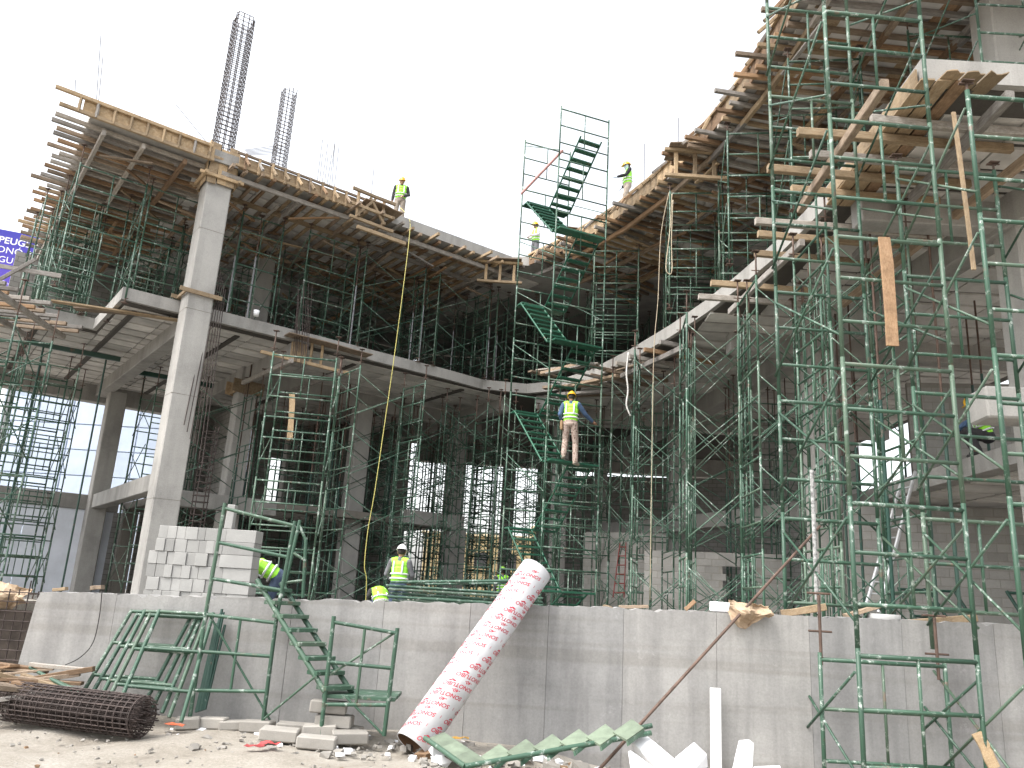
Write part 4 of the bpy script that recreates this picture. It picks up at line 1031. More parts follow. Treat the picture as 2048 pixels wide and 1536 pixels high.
# ------------------------------------------------------------------ fallen stair section
fs2 = thing('fallen_stair', 'green steel stair section lying in the rubble below the leaning tube', 'stair', AY(1080, 1530, 8.6))
f0, f1, g0, g1 = AY(930, 1533, 8.35), AY(1302, 1466, 8.75), AY(1000, 1516, 8.9), AY(1304, 1451, 9.05)
GS2 = flat('dusty_green_tread', (.17, .21, .15), .7, 0, .2)
s1 = tube('stringer', f0, f1, .026, GREEN_F, fs2); tube('stringer', g0, g1, .026, GREEN_F, fs2)
tube('end_rail', AY(850, 1476, 8.95), f0, .026, GREEN_F, fs2)
def plate(a, b, c, d, mat, parent, name='tread'):
    P = [V(q) for q in (a, b, c, d)]; n_ = (P[1] - P[0]).cross(P[3] - P[0]).normalized() * .012
    def fn(bm):
        lo = [bm.verts.new(q - n_) for q in P]; hi = [bm.verts.new(q + n_) for q in P]
        bm.faces.new(lo[::-1]); bm.faces.new(hi)
        for i in range(4): bm.faces.new((lo[i], lo[(i + 1) % 4], hi[(i + 1) % 4], hi[i]))
    return obj_bm(name, fn, mat, parent)
for i in range(6):
    x, y = 985 + i * 53, 1508 - i * 10
    plate(AY(x - 24, y + 8, 8.75), AY(x + 14, y - 18, 9.0), AY(x + 38, y, 8.75), AY(x + 4, y + 24, 8.5), GS2, fs2)
    plate(AY(x + 4, y + 24.5, 8.5), AY(x + 38, y + .5, 8.75), AY(x + 36, y + 10, 8.72), AY(x + 6, y + 34, 8.48), GREEN_F, fs2, 'tread_lip')
for i in range(3):
    x, y = 866 + i * 27, 1480 + i * 18
    plate(AY(x - 14, y, 8.9 - i * .15), AY(x + 22, y - 14, 9.05 - i * .15), AY(x + 52, y + 6, 8.9 - i * .15), AY(x + 13, y + 18, 8.75 - i * .15), GS2, fs2, 'landing_plate')

# ------------------------------------------------------------------ foam boards, posts and planks
def slabpx(name, pts, y0s, thick, mat, label, cat, group=None):
    P = [AY(px, py, y) for (px, py), y in zip(pts, y0s)]; n_ = (P[1] - P[0]).cross(P[-1] - P[0]).normalized()
    if n_.y < 0: n_ = -n_
    def fn(bm):
        a = [bm.verts.new(p) for p in P]; b = [bm.verts.new(p + n_ * thick) for p in P]
        bm.faces.new(a); bm.faces.new(b[::-1])
        for i in range(len(P)): bm.faces.new((a[i], b[i], b[(i + 1) % len(P)], a[(i + 1) % len(P)]))
        bmesh.ops.bevel(bm, geom=list(bm.edges), offset=.006, segments=1, affect='EDGES')
    return tag(obj_bm(name, fn, mat), label, cat, group)
slabpx('foam_board', [(1262, 1482), (1284, 1462), (1372, 1536), (1340, 1560)], [8.8, 8.9, 8.3, 8.2], .10, FOAM, 'long white foam board sloping into the rubble', 'foam board')
slabpx('foam_board', [(1256, 1502), (1262, 1500), (1322, 1545), (1262, 1545)], [8.6, 8.6, 8.2, 8.2], .05, FOAM, 'white foam board half buried at the foot of the sloping board', 'foam board')
slabpx('foam_board', [(1350, 1514), (1388, 1483), (1414, 1508), (1378, 1552)], [8.6, 8.8, 8.7, 8.3], .14, FOAM, 'white foam block tilted in the middle of the foam pile', 'foam board')
slabpx('foam_board', [(1462, 1550), (1478, 1480), (1498, 1478), (1508, 1486), (1504, 1550)], [8.4, 8.7, 8.75, 8.75, 8.4], .10, FOAM, 'white foam block stood upright at the right of the pile', 'foam board')
slabpx('foam_board', [(1508, 1532), (1560, 1530), (1566, 1548), (1500, 1552)], [8.4, 8.4, 8.3, 8.3], .05, FOAM, 'pale flat foam board at the bottom edge', 'foam board')
a, b = AY(1433, 1545, 10.15), AY(1430, 1376, 10.2)
tag(box('white_post', (a + b) / 2, (.12, .07, (b - a).length), flat('white_paint', (.78, .78, .78), .6, 0, .05), None, (0, 0, 0), .006), 'slim white post standing against the wall', 'post')
pole_a, pole_b = AY(1190, 1548, 8.9), AY(1640, 1052, 11.0)
tag(tube('steel_pole', pole_a, pole_b, .018, JACK, None), 'long grey pole slanting up across the wall from the rubble', 'pole')
# crumpled paper sack where the pole crosses the wall top
def sack(seed, w, h, P, mat, label):
    R = random.Random(seed); n = 12; g = {}
    def fn(bm):
        for i in range(n + 1):
            for j in range(n + 1):
                u, v = i / n, j / n
                top_ = 1 - .55 * u; x = (u - .3) * w; zz = -v * h * (.75 + .3 * math.sin(u * 5)) + h * .35 * top_
                y = .10 * math.sin(u * 9 + v * 4) * .5 - .06 * math.sin(v * 7 - u * 3) + R.uniform(-.012, .012) - (.05 if v > .3 else 0)
                g[i, j] = bm.verts.new((x + R.uniform(-.012, .012), y, zz + R.uniform(-.012, .012)))
        for i in range(n):
            for j in range(n): bm.faces.new((g[i, j], g[i + 1, j], g[i + 1, j + 1], g[i, j + 1]))
    o = obj_bm('paper_sack', fn, mat, None, Matrix.Translation(P)); m_ = o.modifiers.new('thick', 'SOLIDIFY'); m_.thickness = .008
    return tag(o, label, 'sack')
sack(3, .50, .30, AY(1482, 1218, 10.2), PAPER, 'crumpled brown paper sack draped on the wall top by the pole')
sack(8, .5, .38, AY(5, 1185, 10.6), PAPER, 'crumpled brown sack hanging at the far left edge')
for (p0, p1, w_, h_, m_, lab) in (((1562, 1227, 10.5), (1652, 1214, 10.35), .13, .09, WOOD_N, 'fresh timber offcut on the wall top left of the jack'), ((1815, 1247, 10.5), (1952, 1236, 10.35), .12, .09, WOOD_N, 'long fresh timber on the wall top at the right'),
                               ((1690, 1232, 10.55), (1758, 1212, 10.5), .16, .05, WOOD, 'board propped on the wall top near the ladder foot'), ((1371, 1219, 10.45), (1390, 1202, 10.4), .05, .05, WOOD_B, 'small reddish stick leaning on the wall top'),
                               ((1210, 1212, 10.5), (1226, 1220, 10.4), .08, .04, WOOD_N, 'small timber wedge on the wall top under the scaffold'), ((1238, 1214, 10.5), (1296, 1213, 10.5), .07, .04, WOOD, 'flat wood scrap on the wall top under the scaffold'),
                               ((108, 1180, 10.45), (134, 1177, 10.45), .08, .04, WOOD_N, 'wood scrap on the wall top at left'), ((184, 1176, 10.45), (206, 1174, 10.45), .10, .05, WOOD, 'flat grey-brown scrap on the wall top at left')):
    tag(timber('timber_offcut', AY(*p0), AY(*p1), w_, h_, m_), lab, 'timber')
p = AY(1441, 1214, 10.45); tag(box('foam_block', p, (.22, .2, .12), FOAM, None, (0, .03, .1), .01), 'white block lying on the wall top beside the sack', 'block')
p = AY(1768, 1238, 10.5); tag(obj_bm('cut_tube_ring', lambda bm: (bm_path(bm, [(0, 0, -.06), (0, 0, 0), (0, 0, .06)], .2, 20)), flat('grey_card', (.42, .42, .41), .9), None, Matrix.Translation(p)), 'short pale drum on the wall top behind the near scaffold', 'drum')

# scrap boards at the left
Rs = random.Random(21)
for i in range(22):
    px, py = Rs.uniform(-10, 120), Rs.uniform(1330, 1392); y = 9.9 - (py - 1330) / 62 * .5
    c = AY(px, py, y); th = Rs.uniform(-.7, .7) + (0 if Rs.random() < .7 else 1.2); L = Rs.uniform(.4, 1.1); d = V((math.cos(th), math.sin(th) * .5, Rs.uniform(-.18, .22))) * (L / 2)
    c.z = max(c.z, .08 + abs(d.z))
    tag(timber('scrap_board', c - d, c + d, Rs.uniform(.06, .16), Rs.uniform(.02, .06), Rs.choice((WOOD, WOOD, WOOD_G, WOOD_N, WOOD_B))), 'weathered scrap board in the jumbled pile at lower left', 'board', 'scrap boards in the lower left pile')
# hanging mesh and dark bank beyond the left end of the wall
mp = thing('rebar_mesh_panel', 'dark upright rebar mesh beyond the left end of the wall', 'wire mesh', (-6.6, 10.55, 0))
for i in range(16): tube('vertical_bar', (-7.6 + i * .12, 10.5, 0), (-7.6 + i * .12, 10.5, 1.42 + RND.uniform(-.1, .12)), .008, RUST, mp, 5)
for i in range(12): tube('cross_bar', (-7.7, 10.485, .1 + i * .115), (-5.75, 10.485, .1 + i * .115), .007, RUST, mp, 5)
tag(prism('earth_bank', [(-14, 10.58), (-5.6, 10.58), (-5.6, 10.615), (-14, 10.615)], -.2, 1.15, flat('dark_earth', (.07, .055, .045), .95, 0, .3)), None, kind='structure')
tag(prism('back_ground', [(-24, 10.65), (-6.2, 10.65), (-6.2, 11.6), (-24, 11.6)], .852, 1.25, SOIL), None, kind='structure')

# loose blocks on the ground
GBL = 'loose concrete blocks along the wall foot'
for (px, py, y, w_, d_, h_, rz, lab) in ((655, 1437, 9.5, .40, .19, .13, .12, 'top block of the small pile under the stair platform'), (668, 1452, 9.5, .40, .19, .13, -.05, 'middle block of the small pile under the stair platform'), (640, 1462, 9.42, .36, .19, .14, .1, None), (690, 1464, 9.6, .38, .19, .14, -.2, None),
                                  (633, 1491, 9.0, .40, .2, .12, .05, 'flat block carrying the scaffold foot by the stair'), (560, 1468, 9.3, .40, .3, .12, .1, 'broad flat block lying before the block pile'), (700, 1474, 9.3, .38, .2, .12, .25, None), (515, 1452, 9.75, .36, .19, .12, -.1, None), (470, 1452, 9.8, .34, .19, .1, .2, None),
                                  (428, 1450, 9.8, .28, .19, .12, 0, None), (375, 1448, 9.7, .26, .19, .12, .3, None), (590, 1455, 9.75, .40, .19, .1, .1, None)):
    p = AY(px, py, y); p.z = max(p.z, h_ / 2 + .03)
    if lab and lab.startswith('top'): p.z = .30 + .07
    if lab and lab.startswith('middle'): p.z = .16 + .07
    tag(box('concrete_block', p, (w_, d_, h_), DUSTY, None, (RND.uniform(-.05, .05), RND.uniform(-.05, .05), rz), .014), lab or 'loose grey concrete block along the wall foot, %s from the left' % ORD[{375: 0, 428: 1, 470: 2, 515: 3, 590: 4, 640: 5, 690: 6, 700: 7}[px]], 'block', None if lab else GBL)
# rubble: too small to pick apart
def rubble(bm, mat_sel, seed, n, smin, smax, zone):
    R = random.Random(seed)
    for i in range(n):
        px, py, y = zone(R); p = AY(px, py, y); s = R.uniform(smin, smax) * (1 if R.random() < .85 else 1.8)
        m_ = Matrix.Translation(V((p.x, p.y, p.z))) @ Matrix.Rotation(R.uniform(0, 6.3), 4, 'Z') @ Matrix.Rotation(R.uniform(-.7, .7), 4, 'X')
        vs = []
        for sx in (-1, 1):
            for sy in (-1, 1):
                for sz in (-1, 1): vs.append(bm.verts.new(m_ @ V((sx * s * R.uniform(.5, 1), sy * s * R.uniform(.4, .9), sz * s * R.uniform(.2, .55)))))
        for q in ((0, 1, 3, 2), (4, 6, 7, 5), (0, 4, 5, 1), (2, 3, 7, 6), (0, 2, 6, 4), (1, 5, 7, 3)): bm.faces.new([vs[k] for k in q])
def zoneA(R):
    y = R.choice((R.uniform(9.6, 10.2), R.uniform(8.7, 10.1))); px = R.uniform(330, 860); d = ray(px, 1450); 
    x = d.x / d.y * y; z = .02 - .36 * min(1, max(0, (x + .6) / 3.2)); q = V((x, y, z)); return _px(q), _py(q), y
def _proj(P):
    q = V(P) - V((0, 0, EYE)); c = q.dot(F0); return 1024 + F_PX * q.dot(CX) / c, 768 - F_PX * q.dot(CY) / c
def _px(q): return _proj(q)[0]
def _py(q): return _proj(q)[1]
def zoneB(R):
    x = R.uniform(-.7, 3.4); y = R.uniform(8.3, 10.1); z = .0 - .36 * min(1, max(0, (x + .6) / 3.2)) + .1 * R.random() * max(0, 1 - abs(y - 9.3)); q = V((x, y, z)); return _px(q), _py(q), y
def zoneC(R):
    x = R.uniform(-6.5, 1.5); y = R.uniform(7.2, 9.9); q = V((x, y, .012 - .36 * min(1, max(0, (x + .6) / 3.2)))); return _px(q), _py(q), y
for mat_, seed, n, a, b, zn, lab in ((DUSTY, 1, 170, .015, .06, zoneA, 'grey concrete rubble along the wall foot'), (FOAM, 2, 46, .02, .055, zoneA, 'white foam crumbs along the wall foot'), (DUSTY, 3, 260, .02, .08, zoneB, 'grey rubble heap around the fallen stair'),
                                 (FOAM, 4, 90, .02, .07, zoneB, 'white foam crumbs around the fallen stair'), (WOOD_B, 5, 40, .02, .07, zoneB, 'brown wood chips around the fallen stair'), (DUSTY, 6, 420, .006, .022, zoneC, 'small stones scattered over the sandy ground'), (WOOD_B, 7, 26, .01, .035, zoneC, 'wood chips scattered over the sandy ground')):
    tag(obj_bm('rubble', lambda bm: rubble(bm, None, seed, n, a, b, zn), mat_), lab, 'rubble', None, 'stuff')
for (px, py, y, c, lab) in ((510, 1495, 8.6, (.35, .05, .05), 'flattened red carton on the sandy ground'), (538, 1490, 8.7, (.5, .06, .06), 'small red wrapper on the sandy ground'), (350, 1452, 9.4, (.55, .12, .05), 'orange plastic scrap behind the mesh roll'), (920, 1478, 9.9, (.5, .28, .05), 'small ochre rag at the wall foot by the tube')):
    p = AY(px, py, y); p.z = max(p.z, .02)
    def fn(bm):
        R = random.Random(px); g = [[bm.verts.new(((i - 2) * .05, (j - 1) * .05, R.uniform(0, .03))) for j in range(3)] for i in range(5)]
        for i in range(4):
            for j in range(2): bm.faces.new((g[i][j], g[i + 1][j], g[i + 1][j + 1], g[i][j + 1]))
    o = obj_bm('litter', fn, flat('litter_%d' % px, c, .6), None, Matrix.Translation(p)); o.modifiers.new('t', 'SOLIDIFY').thickness = .004
    tag(o, lab, 'litter')

# ------------------------------------------------------------------ ladders, frame pile, ropes
ld = thing('aluminium_ladder', 'aluminium ladder leaning on the right gallery slab', 'ladder', AY(1745, 1225, 14.2))
la0, la1, lb0, lb1 = AY(1729, 1222, 14.0), AY(1806, 952, 15.6), AY(1757, 1226, 14.0), AY(1830, 944, 15.6)
ax_ = tube('rail', la0, la1, .035, ALU, ld); tube('rail', lb0, lb1, .035, ALU, ld)
for i in range(13): tube('rung', la0.lerp(la1, (i + .5) / 13), lb0.lerp(lb1, (i + .5) / 13), .014, ALU, ld)
REDP = flat('red_paint', (.20, .025, .02), .5, 0, .15)
rl = thing('step_ladder', 'red step ladder in the shade behind the stair tower', 'ladder', AY(1238, 1195, 23))
q = [AY(1226, 1195, 23), AY(1240, 1085, 23.2), AY(1248, 1195, 23), AY(1252, 1085, 23.2)]
tube('rail', q[0], q[1], .016, REDP, rl); tube('rail', q[2], q[3], .016, REDP, rl)
for i in range(6): tube('step', q[0].lerp(q[1], (i + .5) / 6), q[2].lerp(q[3], (i + .5) / 6), .016, REDP, rl)
for i in range(11):
    base = AY(850, 1205, 15.5); z = 1.15 + i * .065
    a0 = V((-2.05 + RND.uniform(-.1, .1), 15.4 + RND.uniform(-.1, .1), z)); dx = V((2.6, RND.uniform(-.1, .15), RND.uniform(-.03, .03) + (.16 if i > 9 else 0))); dy = V((.35, 1.3, 0))
    t = thing('loose_scaffold', 'green scaffold frame in the flat pile behind the wall, %s from the top' % ORD[10 - i], 'scaffold frame', a0, 'frames in the flat pile behind the wall')
    f = tube('post', a0, a0 + dx, .026, GREEN, t); tube('post', a0 + dy, a0 + dy + dx, .026, GREEN, t)
    for k in (.06, .4, .74): tube('rung', a0 + dx * k, a0 + dx * k + dy, .022, GREEN, t)
for (px, y, lab) in ((1800, 18.4, 'dark green scaffold frame leaning left on the right block wall'), (1850, 18.2, 'dark green scaffold frame leaning right on the right block wall'), (2015, 17.0, 'dark green frame leaning on the block wall at the right edge')):
    a, b = AY(px - 5, 1150, y), AY(px + 60, 1150, y - .2)
    t = thing('loose_scaffold', lab, 'scaffold frame', (a.x + .4, y - .7, .85))
    P_ = [V((a.x + .35, y - .8, .85)), V((b.x + .45, y - .9, .85)), V((a.x, y, 2.35)), V((b.x, y - .1, 2.35))]
    f = tube('post', P_[0], P_[2], .035, GREEN_D, t); tube('post', P_[1], P_[3], .035, GREEN_D, t)
    for k in (.98, .6, .25): tube('rung', P_[0].lerp(P_[2], k), P_[1].lerp(P_[3], k), .03, GREEN_D, t)
p0, p1 = AY(1634, 1200, 10.0), AY(1622, 940, 10.0)
tag(tube('worn_post', p0, V((p0.x, p0.y, p1.z)), .028, flat('flaking_white_paint', (.55, .55, .53), .7, 0, .5, 25), None), 'upright pipe with flaking white paint on the wall-top jack', 'pipe')
def rope(name, pts, r, mat, label, cat='rope'):
    P_ = [AY(*q) for q in pts]; out = []
    for i in range(len(P_) - 1):
        a, b, c, d = P_[max(i - 1, 0)], P_[i], P_[i + 1], P_[min(i + 2, len(P_) - 1)]
        for k in range(6):
            t_ = k / 6; out.append(.5 * ((2 * b) + (c - a) * t_ + (2 * a - 5 * b + 4 * c - d) * t_ * t_ + (3 * b - a - 3 * c + d) * t_ ** 3))
    out.append(P_[-1])
    return tag(obj_bm(name, lambda bm: bm_path(bm, out, r, 6), mat), label, cat)
rope('hose', [(800, 415, 24.3), (818, 436, 23.4), (819, 470, 23.1), (806, 580, 22.6), (793, 680, 22.3), (782, 760, 22.1), (766, 870, 21.8), (750, 980, 21.4), (736, 1060, 21.2), (729, 1130, 21.0), (733, 1160, 21.0), (730, 1230, 21.0)], .011, HOSE, 'long yellow hose hanging from the roof worker to the floor', 'hose')
rope('rope', [(1338, 385, 17.8), (1322, 470, 17.8), (1316, 600, 17.8), (1308, 700, 17.8), (1304, 900, 17.8), (1300, 1200, 17.8)], .009, ROPEM, 'long pale rope hanging from the right roof edge')
rope('rope', [(1344, 388, 17.6), (1340, 460, 17.6), (1332, 530, 17.6), (1337, 547, 17.6), (1344, 540, 17.6), (1343, 480, 17.7), (1346, 400, 17.7)], .011, ROPEM, 'looped pale rope hanging near the right roof edge')
rope('rag_strip', [(1257, 705, 19.6), (1253, 745, 19.6), (1256, 780, 19.6), (1253, 810, 19.6), (1261, 832, 19.6)], .022, flat('dirty_rag', (.55, .53, .5), .9), 'dirty white rag strip hanging from the scaffold', 'rag')
rope('cable', [(203, 1010, 10.25), (200, 1180, 10.27), (198, 1230, 10.27), (185, 1290, 10.27), (150, 1325, 10.2)], .006, BLACK, 'thin dark cable hanging down the left part of the wall', 'cable') if False else None
rope('cable', [(204, 1182, 10.27), (199, 1230, 10.27), (186, 1285, 10.27), (160, 1315, 10.25), (130, 1330, 10.2)], .006, BLACK, 'thin dark cable hanging down the left part of the wall', 'cable')
tag(obj_bm('bucket', lambda bm: bm_path(bm, [(0, 0, 0), (0, 0, .17)], [.07, .09], 14), WHITE, None, Matrix.Translation(AZ(512, 632, 9.21))), 'small white bucket on the floor slab edge beside the upper column', 'bucket')
tag(tube('red_pole', AY(1042, 388, 21.0), AY(1126, 300, 20.2), .04, flat('faded_red', (.55, .30, .28), .7), None), 'faded red board tied diagonally to the stair tower top', 'board')
#==PART5==
# ------------------------------------------------------------------ people
def solid(name, build, mat, parent, mx, voxel=.012, smooth=2):
    """overlapping tapered tubes and ellipsoids fused into one continuous skin"""
    bm = bmesh.new(); build(bm); bmesh.ops.recalc_face_normals(bm, faces=bm.faces)
    me = bpy.data.meshes.new(name); bm.to_mesh(me); bm.free()
    o = bpy.data.objects.new('tmp', me)
    r = o.modifiers.new('r', 'REMESH'); r.mode = 'VOXEL'; r.voxel_size = voxel; r.use_smooth_shade = True
    s = o.modifiers.new('s', 'SMOOTH'); s.iterations = smooth; s.factor = .5
    m2 = bake(o); bpy.data.objects.remove(o)
    m2.materials.clear(); m2.materials.append(mat)
    return link(name, m2, mx, parent)
def ell(bm, c, r, rot=None, seg=12):
    m = Matrix.Translation(V(c)) @ (rot.to_4x4() if rot else Matrix.Identity(4)) @ Matrix.Diagonal((*r, 1))
    bmesh.ops.create_uvsphere(bm, u_segments=seg, v_segments=8, radius=1, matrix=m)
def limb(bm, pts, rads, seg=10):
    bm_path(bm, pts, list(rads), seg)
    for p, r in zip(pts, rads): ell(bm, p, (r, r, r), None, 8)
def torso(bm, J, g=0.0, low=None):
    hip, ch, nk = V(J['pelvis']), V(J['chest']), V(J['neck']); side = (V(J['shR']) - V(J['shL'])); side.normalize()
    hs = V(J['hipR']) - V(J['hipL']); hs.normalize()
    for f in [i / 8 for i in range(9)]:
        if low is not None and f < low: continue
        p = hip.lerp(ch, f); s = hs.lerp(side, f).normalized(); up_ = (ch - hip).normalized(); fw = up_.cross(s).normalized()
        R = Matrix.Identity(3)
        for i in range(3): R[i][0] = s[i]; R[i][1] = fw[i]; R[i][2] = up_[i]
        ell(bm, p, (.150 + .022 * abs(f - .4) * 2 + g, .100 + .018 * f + g, .085), R)
    up_ = (nk - ch).normalized(); fw = up_.cross(side).normalized(); R = Matrix.Identity(3)
    for i in range(3): R[i][0] = side[i]; R[i][1] = fw[i]; R[i][2] = up_[i]
    ell(bm, ch.lerp(nk, .45), (.175 + g, .105 + g, .10), R)
def stand(**kw):
    J = dict(pelvis=(0, 0, .96), chest=(0, .02, 1.26), neck=(0, .01, 1.46), head=(0, .035, 1.615), hipL=(-.095, 0, .92), hipR=(.095, 0, .92), kneeL=(-.11, .02, .50), kneeR=(.11, .02, .50), ankL=(-.12, -.01, .09), ankR=(.12, -.01, .09),
             shL=(-.19, 0, 1.41), shR=(.19, 0, 1.41), elL=(-.25, -.03, 1.13), elR=(.25, -.03, 1.13), wrL=(-.25, .05, .88), wrR=(.25, .05, .88), toeL=(-.14, .15, .04), toeR=(.14, .15, .04), look=(0, 1, 0))
    J.update(kw); return J
CAMO = None
def person(label, loc, yaw, J, shirt, pants, hat=HATY, vest=True, voxel=.012, pouch=False, hands=True, scale=1.0, skin=SKIN, mask=None):
    t = thing('person', label, 'person', loc)
    mx = Matrix.Translation(V(loc)) @ Matrix.Rotation(yaw, 4, 'Z') @ Matrix.Scale(scale, 4)
    nk, hd = V(J['neck']), V(J['head']); up_ = (hd - nk).normalized(); look = V(J['look']); look = (look - up_ * look.dot(up_)).normalized(); sd_ = look.cross(up_).normalized()
    HR = Matrix.Identity(3)
    for i in range(3): HR[i][0] = sd_[i]; HR[i][1] = look[i]; HR[i][2] = up_[i]
    def hand(bm, wr, el, sgn):
        wr, el = V(wr), V(el); d = (wr - el).normalized(); a = d.cross(V((0, 0, 1)))
        a = a.normalized() if a.length > .1 else V((0, 1, 0)); 
        if abs(d.z) > .7: a = V((0, 1, 0))
        b = d.cross(a).normalized()
        limb(bm, [wr, wr + d * .05, wr + d * .09], [.028, .036, .034])
        for k in range(4):
            p = wr + d * .09 + a * ((k - 1.5) * .021); Lf = (.070, .080, .076, .060)[k]
            limb(bm, [p - d * .02, p + d * Lf * .55, p + d * Lf * .85 + b * (sgn * Lf * .42)], [.0105, .010, .009], 6)
        p = wr + d * .035 + a * .034; limb(bm, [p - a * .02, p + a * .025 + d * .025, p + a * .03 + d * .06], [.013, .0115, .010], 6)
    def body(bm):
        torso(bm, J, -.012)
        limb(bm, [nk - up_ * .06, nk.lerp(hd, .45)], [.062, .056])
        ell(bm, hd, (.076, .095, .118), HR, 16); ell(bm, hd - up_ * .06 + look * .022, (.060, .070, .065), HR)
        ell(bm, hd + look * .098 - up_ * .018, (.015, .022, .026), HR); ell(bm, hd + look * .088 - up_ * .062, (.028, .012, .012), HR)
        for s in (-1, 1): ell(bm, hd + sd_ * (s * .078) - up_ * .01, (.014, .026, .036), HR)
        for s in 'LR':
            limb(bm, [J['sh' + s], V(J['sh' + s]).lerp(V(J['el' + s]), .4), J['el' + s], V(J['el' + s]).lerp(V(J['wr' + s]), .35), J['wr' + s]], [.055, .048, .038, .040, .027])
            limb(bm, [J['hip' + s], V(J['hip' + s]).lerp(V(J['knee' + s]), .4), J['knee' + s], V(J['knee' + s]).lerp(V(J['ank' + s]), .35), J['ank' + s]], [.080, .072, .052, .052, .036])
            limb(bm, [J['ank' + s], J['toe' + s]], [.04, .032])
            if hands: hand(bm, J['wr' + s], J['el' + s], 1 if s == 'L' else -1)
            else: limb(bm, [J['wr' + s], V(J['wr' + s]) + (V(J['wr' + s]) - V(J['el' + s])).normalized() * .14], [.03, .024])
    b = solid('body', body, skin, t, mx, min(voxel, .0105) if hands else voxel, 2)
    def sh(bm):
        torso(bm, J, .006)
        for s in 'LR': limb(bm, [J['sh' + s], V(J['sh' + s]).lerp(V(J['el' + s]), .5), J['el' + s], V(J['el' + s]).lerp(V(J['wr' + s]), .45), V(J['el' + s]).lerp(V(J['wr' + s]), .93)], [.072, .066, .056, .056, .042])
        limb(bm, [nk - up_ * .05, nk + up_ * .015], [.078, .066])
    solid('shirt', sh, shirt, t, mx, voxel)
    def tr(bm):
        p, q = V(J['pelvis']), V(J['chest']); hs = (V(J['hipR']) - V(J['hipL'])).normalized(); u_ = (q - p).normalized(); fw = u_.cross(hs).normalized(); R = Matrix.Identity(3)
        for i in range(3): R[i][0] = hs[i]; R[i][1] = fw[i]; R[i][2] = u_[i]
        ell(bm, p, (.178, .132, .10), R); ell(bm, p - u_ * .06, (.175, .13, .10), R)
        for s in 'LR':
            h, k, a = V(J['hip' + s]), V(J['knee' + s]), V(J['ank' + s])
            limb(bm, [h, h.lerp(k, .4), k, k.lerp(a, .3), k.lerp(a, .7), k.lerp(a, .97)], [.102, .096, .078, .078, .074, .070])
    solid('trousers', tr, pants, t, mx, voxel)
    for s in 'LR':
        def bo(bm, s=s):
            a, o_ = V(J['ank' + s]), V(J['toe' + s]); back = a - (o_ - a) * .35; back.z = min(a.z, o_.z) + .0
            limb(bm, [a + V((0, 0, .03)), a, V((a.x, a.y, o_.z)).lerp(o_, .05)], [.055, .055, .048]); limb(bm, [V((back.x, back.y, o_.z)), V((a.x, a.y, o_.z)).lerp(o_, .5), o_], [.042, .05, .046])
        solid('boot', bo, BLACK if pants is not CAMOM else flat('tan_boot', (.28, .24, .19), .9), t, mx, voxel)
    if vest:
        v = solid('vest', lambda bm: (torso(bm, J, .024, .12), [limb(bm, [V(J['neck']).lerp(V(J['sh' + s]), .45), V(J['neck']).lerp(V(J['sh' + s]), .85)], [.074, .074]) for s in 'LR']), HIVIS, t, mx, voxel)
        hip, ch = V(J['pelvis']), V(J['chest']); u_ = (ch - hip).normalized(); side = (V(J['shR']) - V(J['shL'])).normalized(); fw = u_.cross(side).normalized()
        def band(bm, pts): bm_path(bm, pts, .018, 4)
        for f, w_ in ((.30, .196), (.62, .194)):
            c = hip.lerp(ch, f)
            link('reflective_band', mesh_from(('band', round(f, 2)), REFL, lambda bm: bm_path(bm, [(w_ * math.cos(k * math.pi / 12), (w_ - .048) * math.sin(k * math.pi / 12), 0) for k in range(24)], .020, 4, True)), mx @ Matrix.Translation(c) @ Matrix(((side.x, fw.x, u_.x, 0), (side.y, fw.y, u_.y, 0), (side.z, fw.z, u_.z, 0), (0, 0, 0, 1))), v)
        for s in (-1, 1):
            for g in (-1, 1):
                a = hip.lerp(ch, .66) + side * (s * .10) + fw * (g * .132); b2 = ch.lerp(V(J['neck']), .75) + side * (s * .10) + fw * (g * .105)
                link('reflective_strap', mesh_from('unit_strap', REFL, lambda bm: bm_tube(bm, (0, 0, 0), (0, 0, 1), 1, 6)), mx @ frame_mat(a, b2)[0] @ Matrix.Diagonal((.02, .02, (b2 - a).length, 1)), v)
    mh = mx @ Matrix.Translation(hd + up_ * .045) @ HR.to_4x4() @ Matrix.Rotation(-.08, 4, 'X')
    def helm(bm):
        n, m_ = 18, 6; rings = []
        for j in range(m_ + 1):
            a = j / m_ * math.pi / 2
            rings.append([bm.verts.new((.108 * math.cos(a) * math.cos(2 * math.pi * k / n) + 0, .130 * math.cos(a) * math.sin(2 * math.pi * k / n), .118 * math.sin(a) + (.010 if j and abs(math.cos(2 * math.pi * k / n)) < .18 else 0))) for k in range(n)])
        brim = [bm.verts.new((.122 * math.cos(2 * math.pi * k / n), .146 * math.sin(2 * math.pi * k / n) + (.045 if math.sin(2 * math.pi * k / n) > .4 else 0), -.008 - (.014 if math.sin(2 * math.pi * k / n) > .4 else 0))) for k in range(n)]
        for A, B in zip([brim] + rings, rings):
            for k in range(n):
                try: f = bm.faces.new((A[k], A[(k + 1) % n], B[(k + 1) % n], B[k])); f.smooth = True
                except ValueError: pass
        bmesh.ops.remove_doubles(bm, verts=bm.verts, dist=.0005)
    hme = mesh_from('helmet', hat, helm); ho = link('helmet', hme, mh, t); ho.modifiers.new('t', 'SOLIDIFY').thickness = .006
    eye = mesh_from('eyes', BLACK, lambda bm: [ell(bm, (s * .032, .088, .012), (.011, .008, .007), None, 8) for s in (-1, 1)])
    link('eyes', eye, mx @ Matrix.Translation(hd) @ HR.to_4x4(), t)
    link('hair', mesh_from('hair', flat('black_hair', (.02, .016, .013), .8), lambda bm: ell(bm, (0, -.022, .01), (.084, .088, .10), None, 14)), mx @ Matrix.Translation(hd) @ HR.to_4x4(), t)
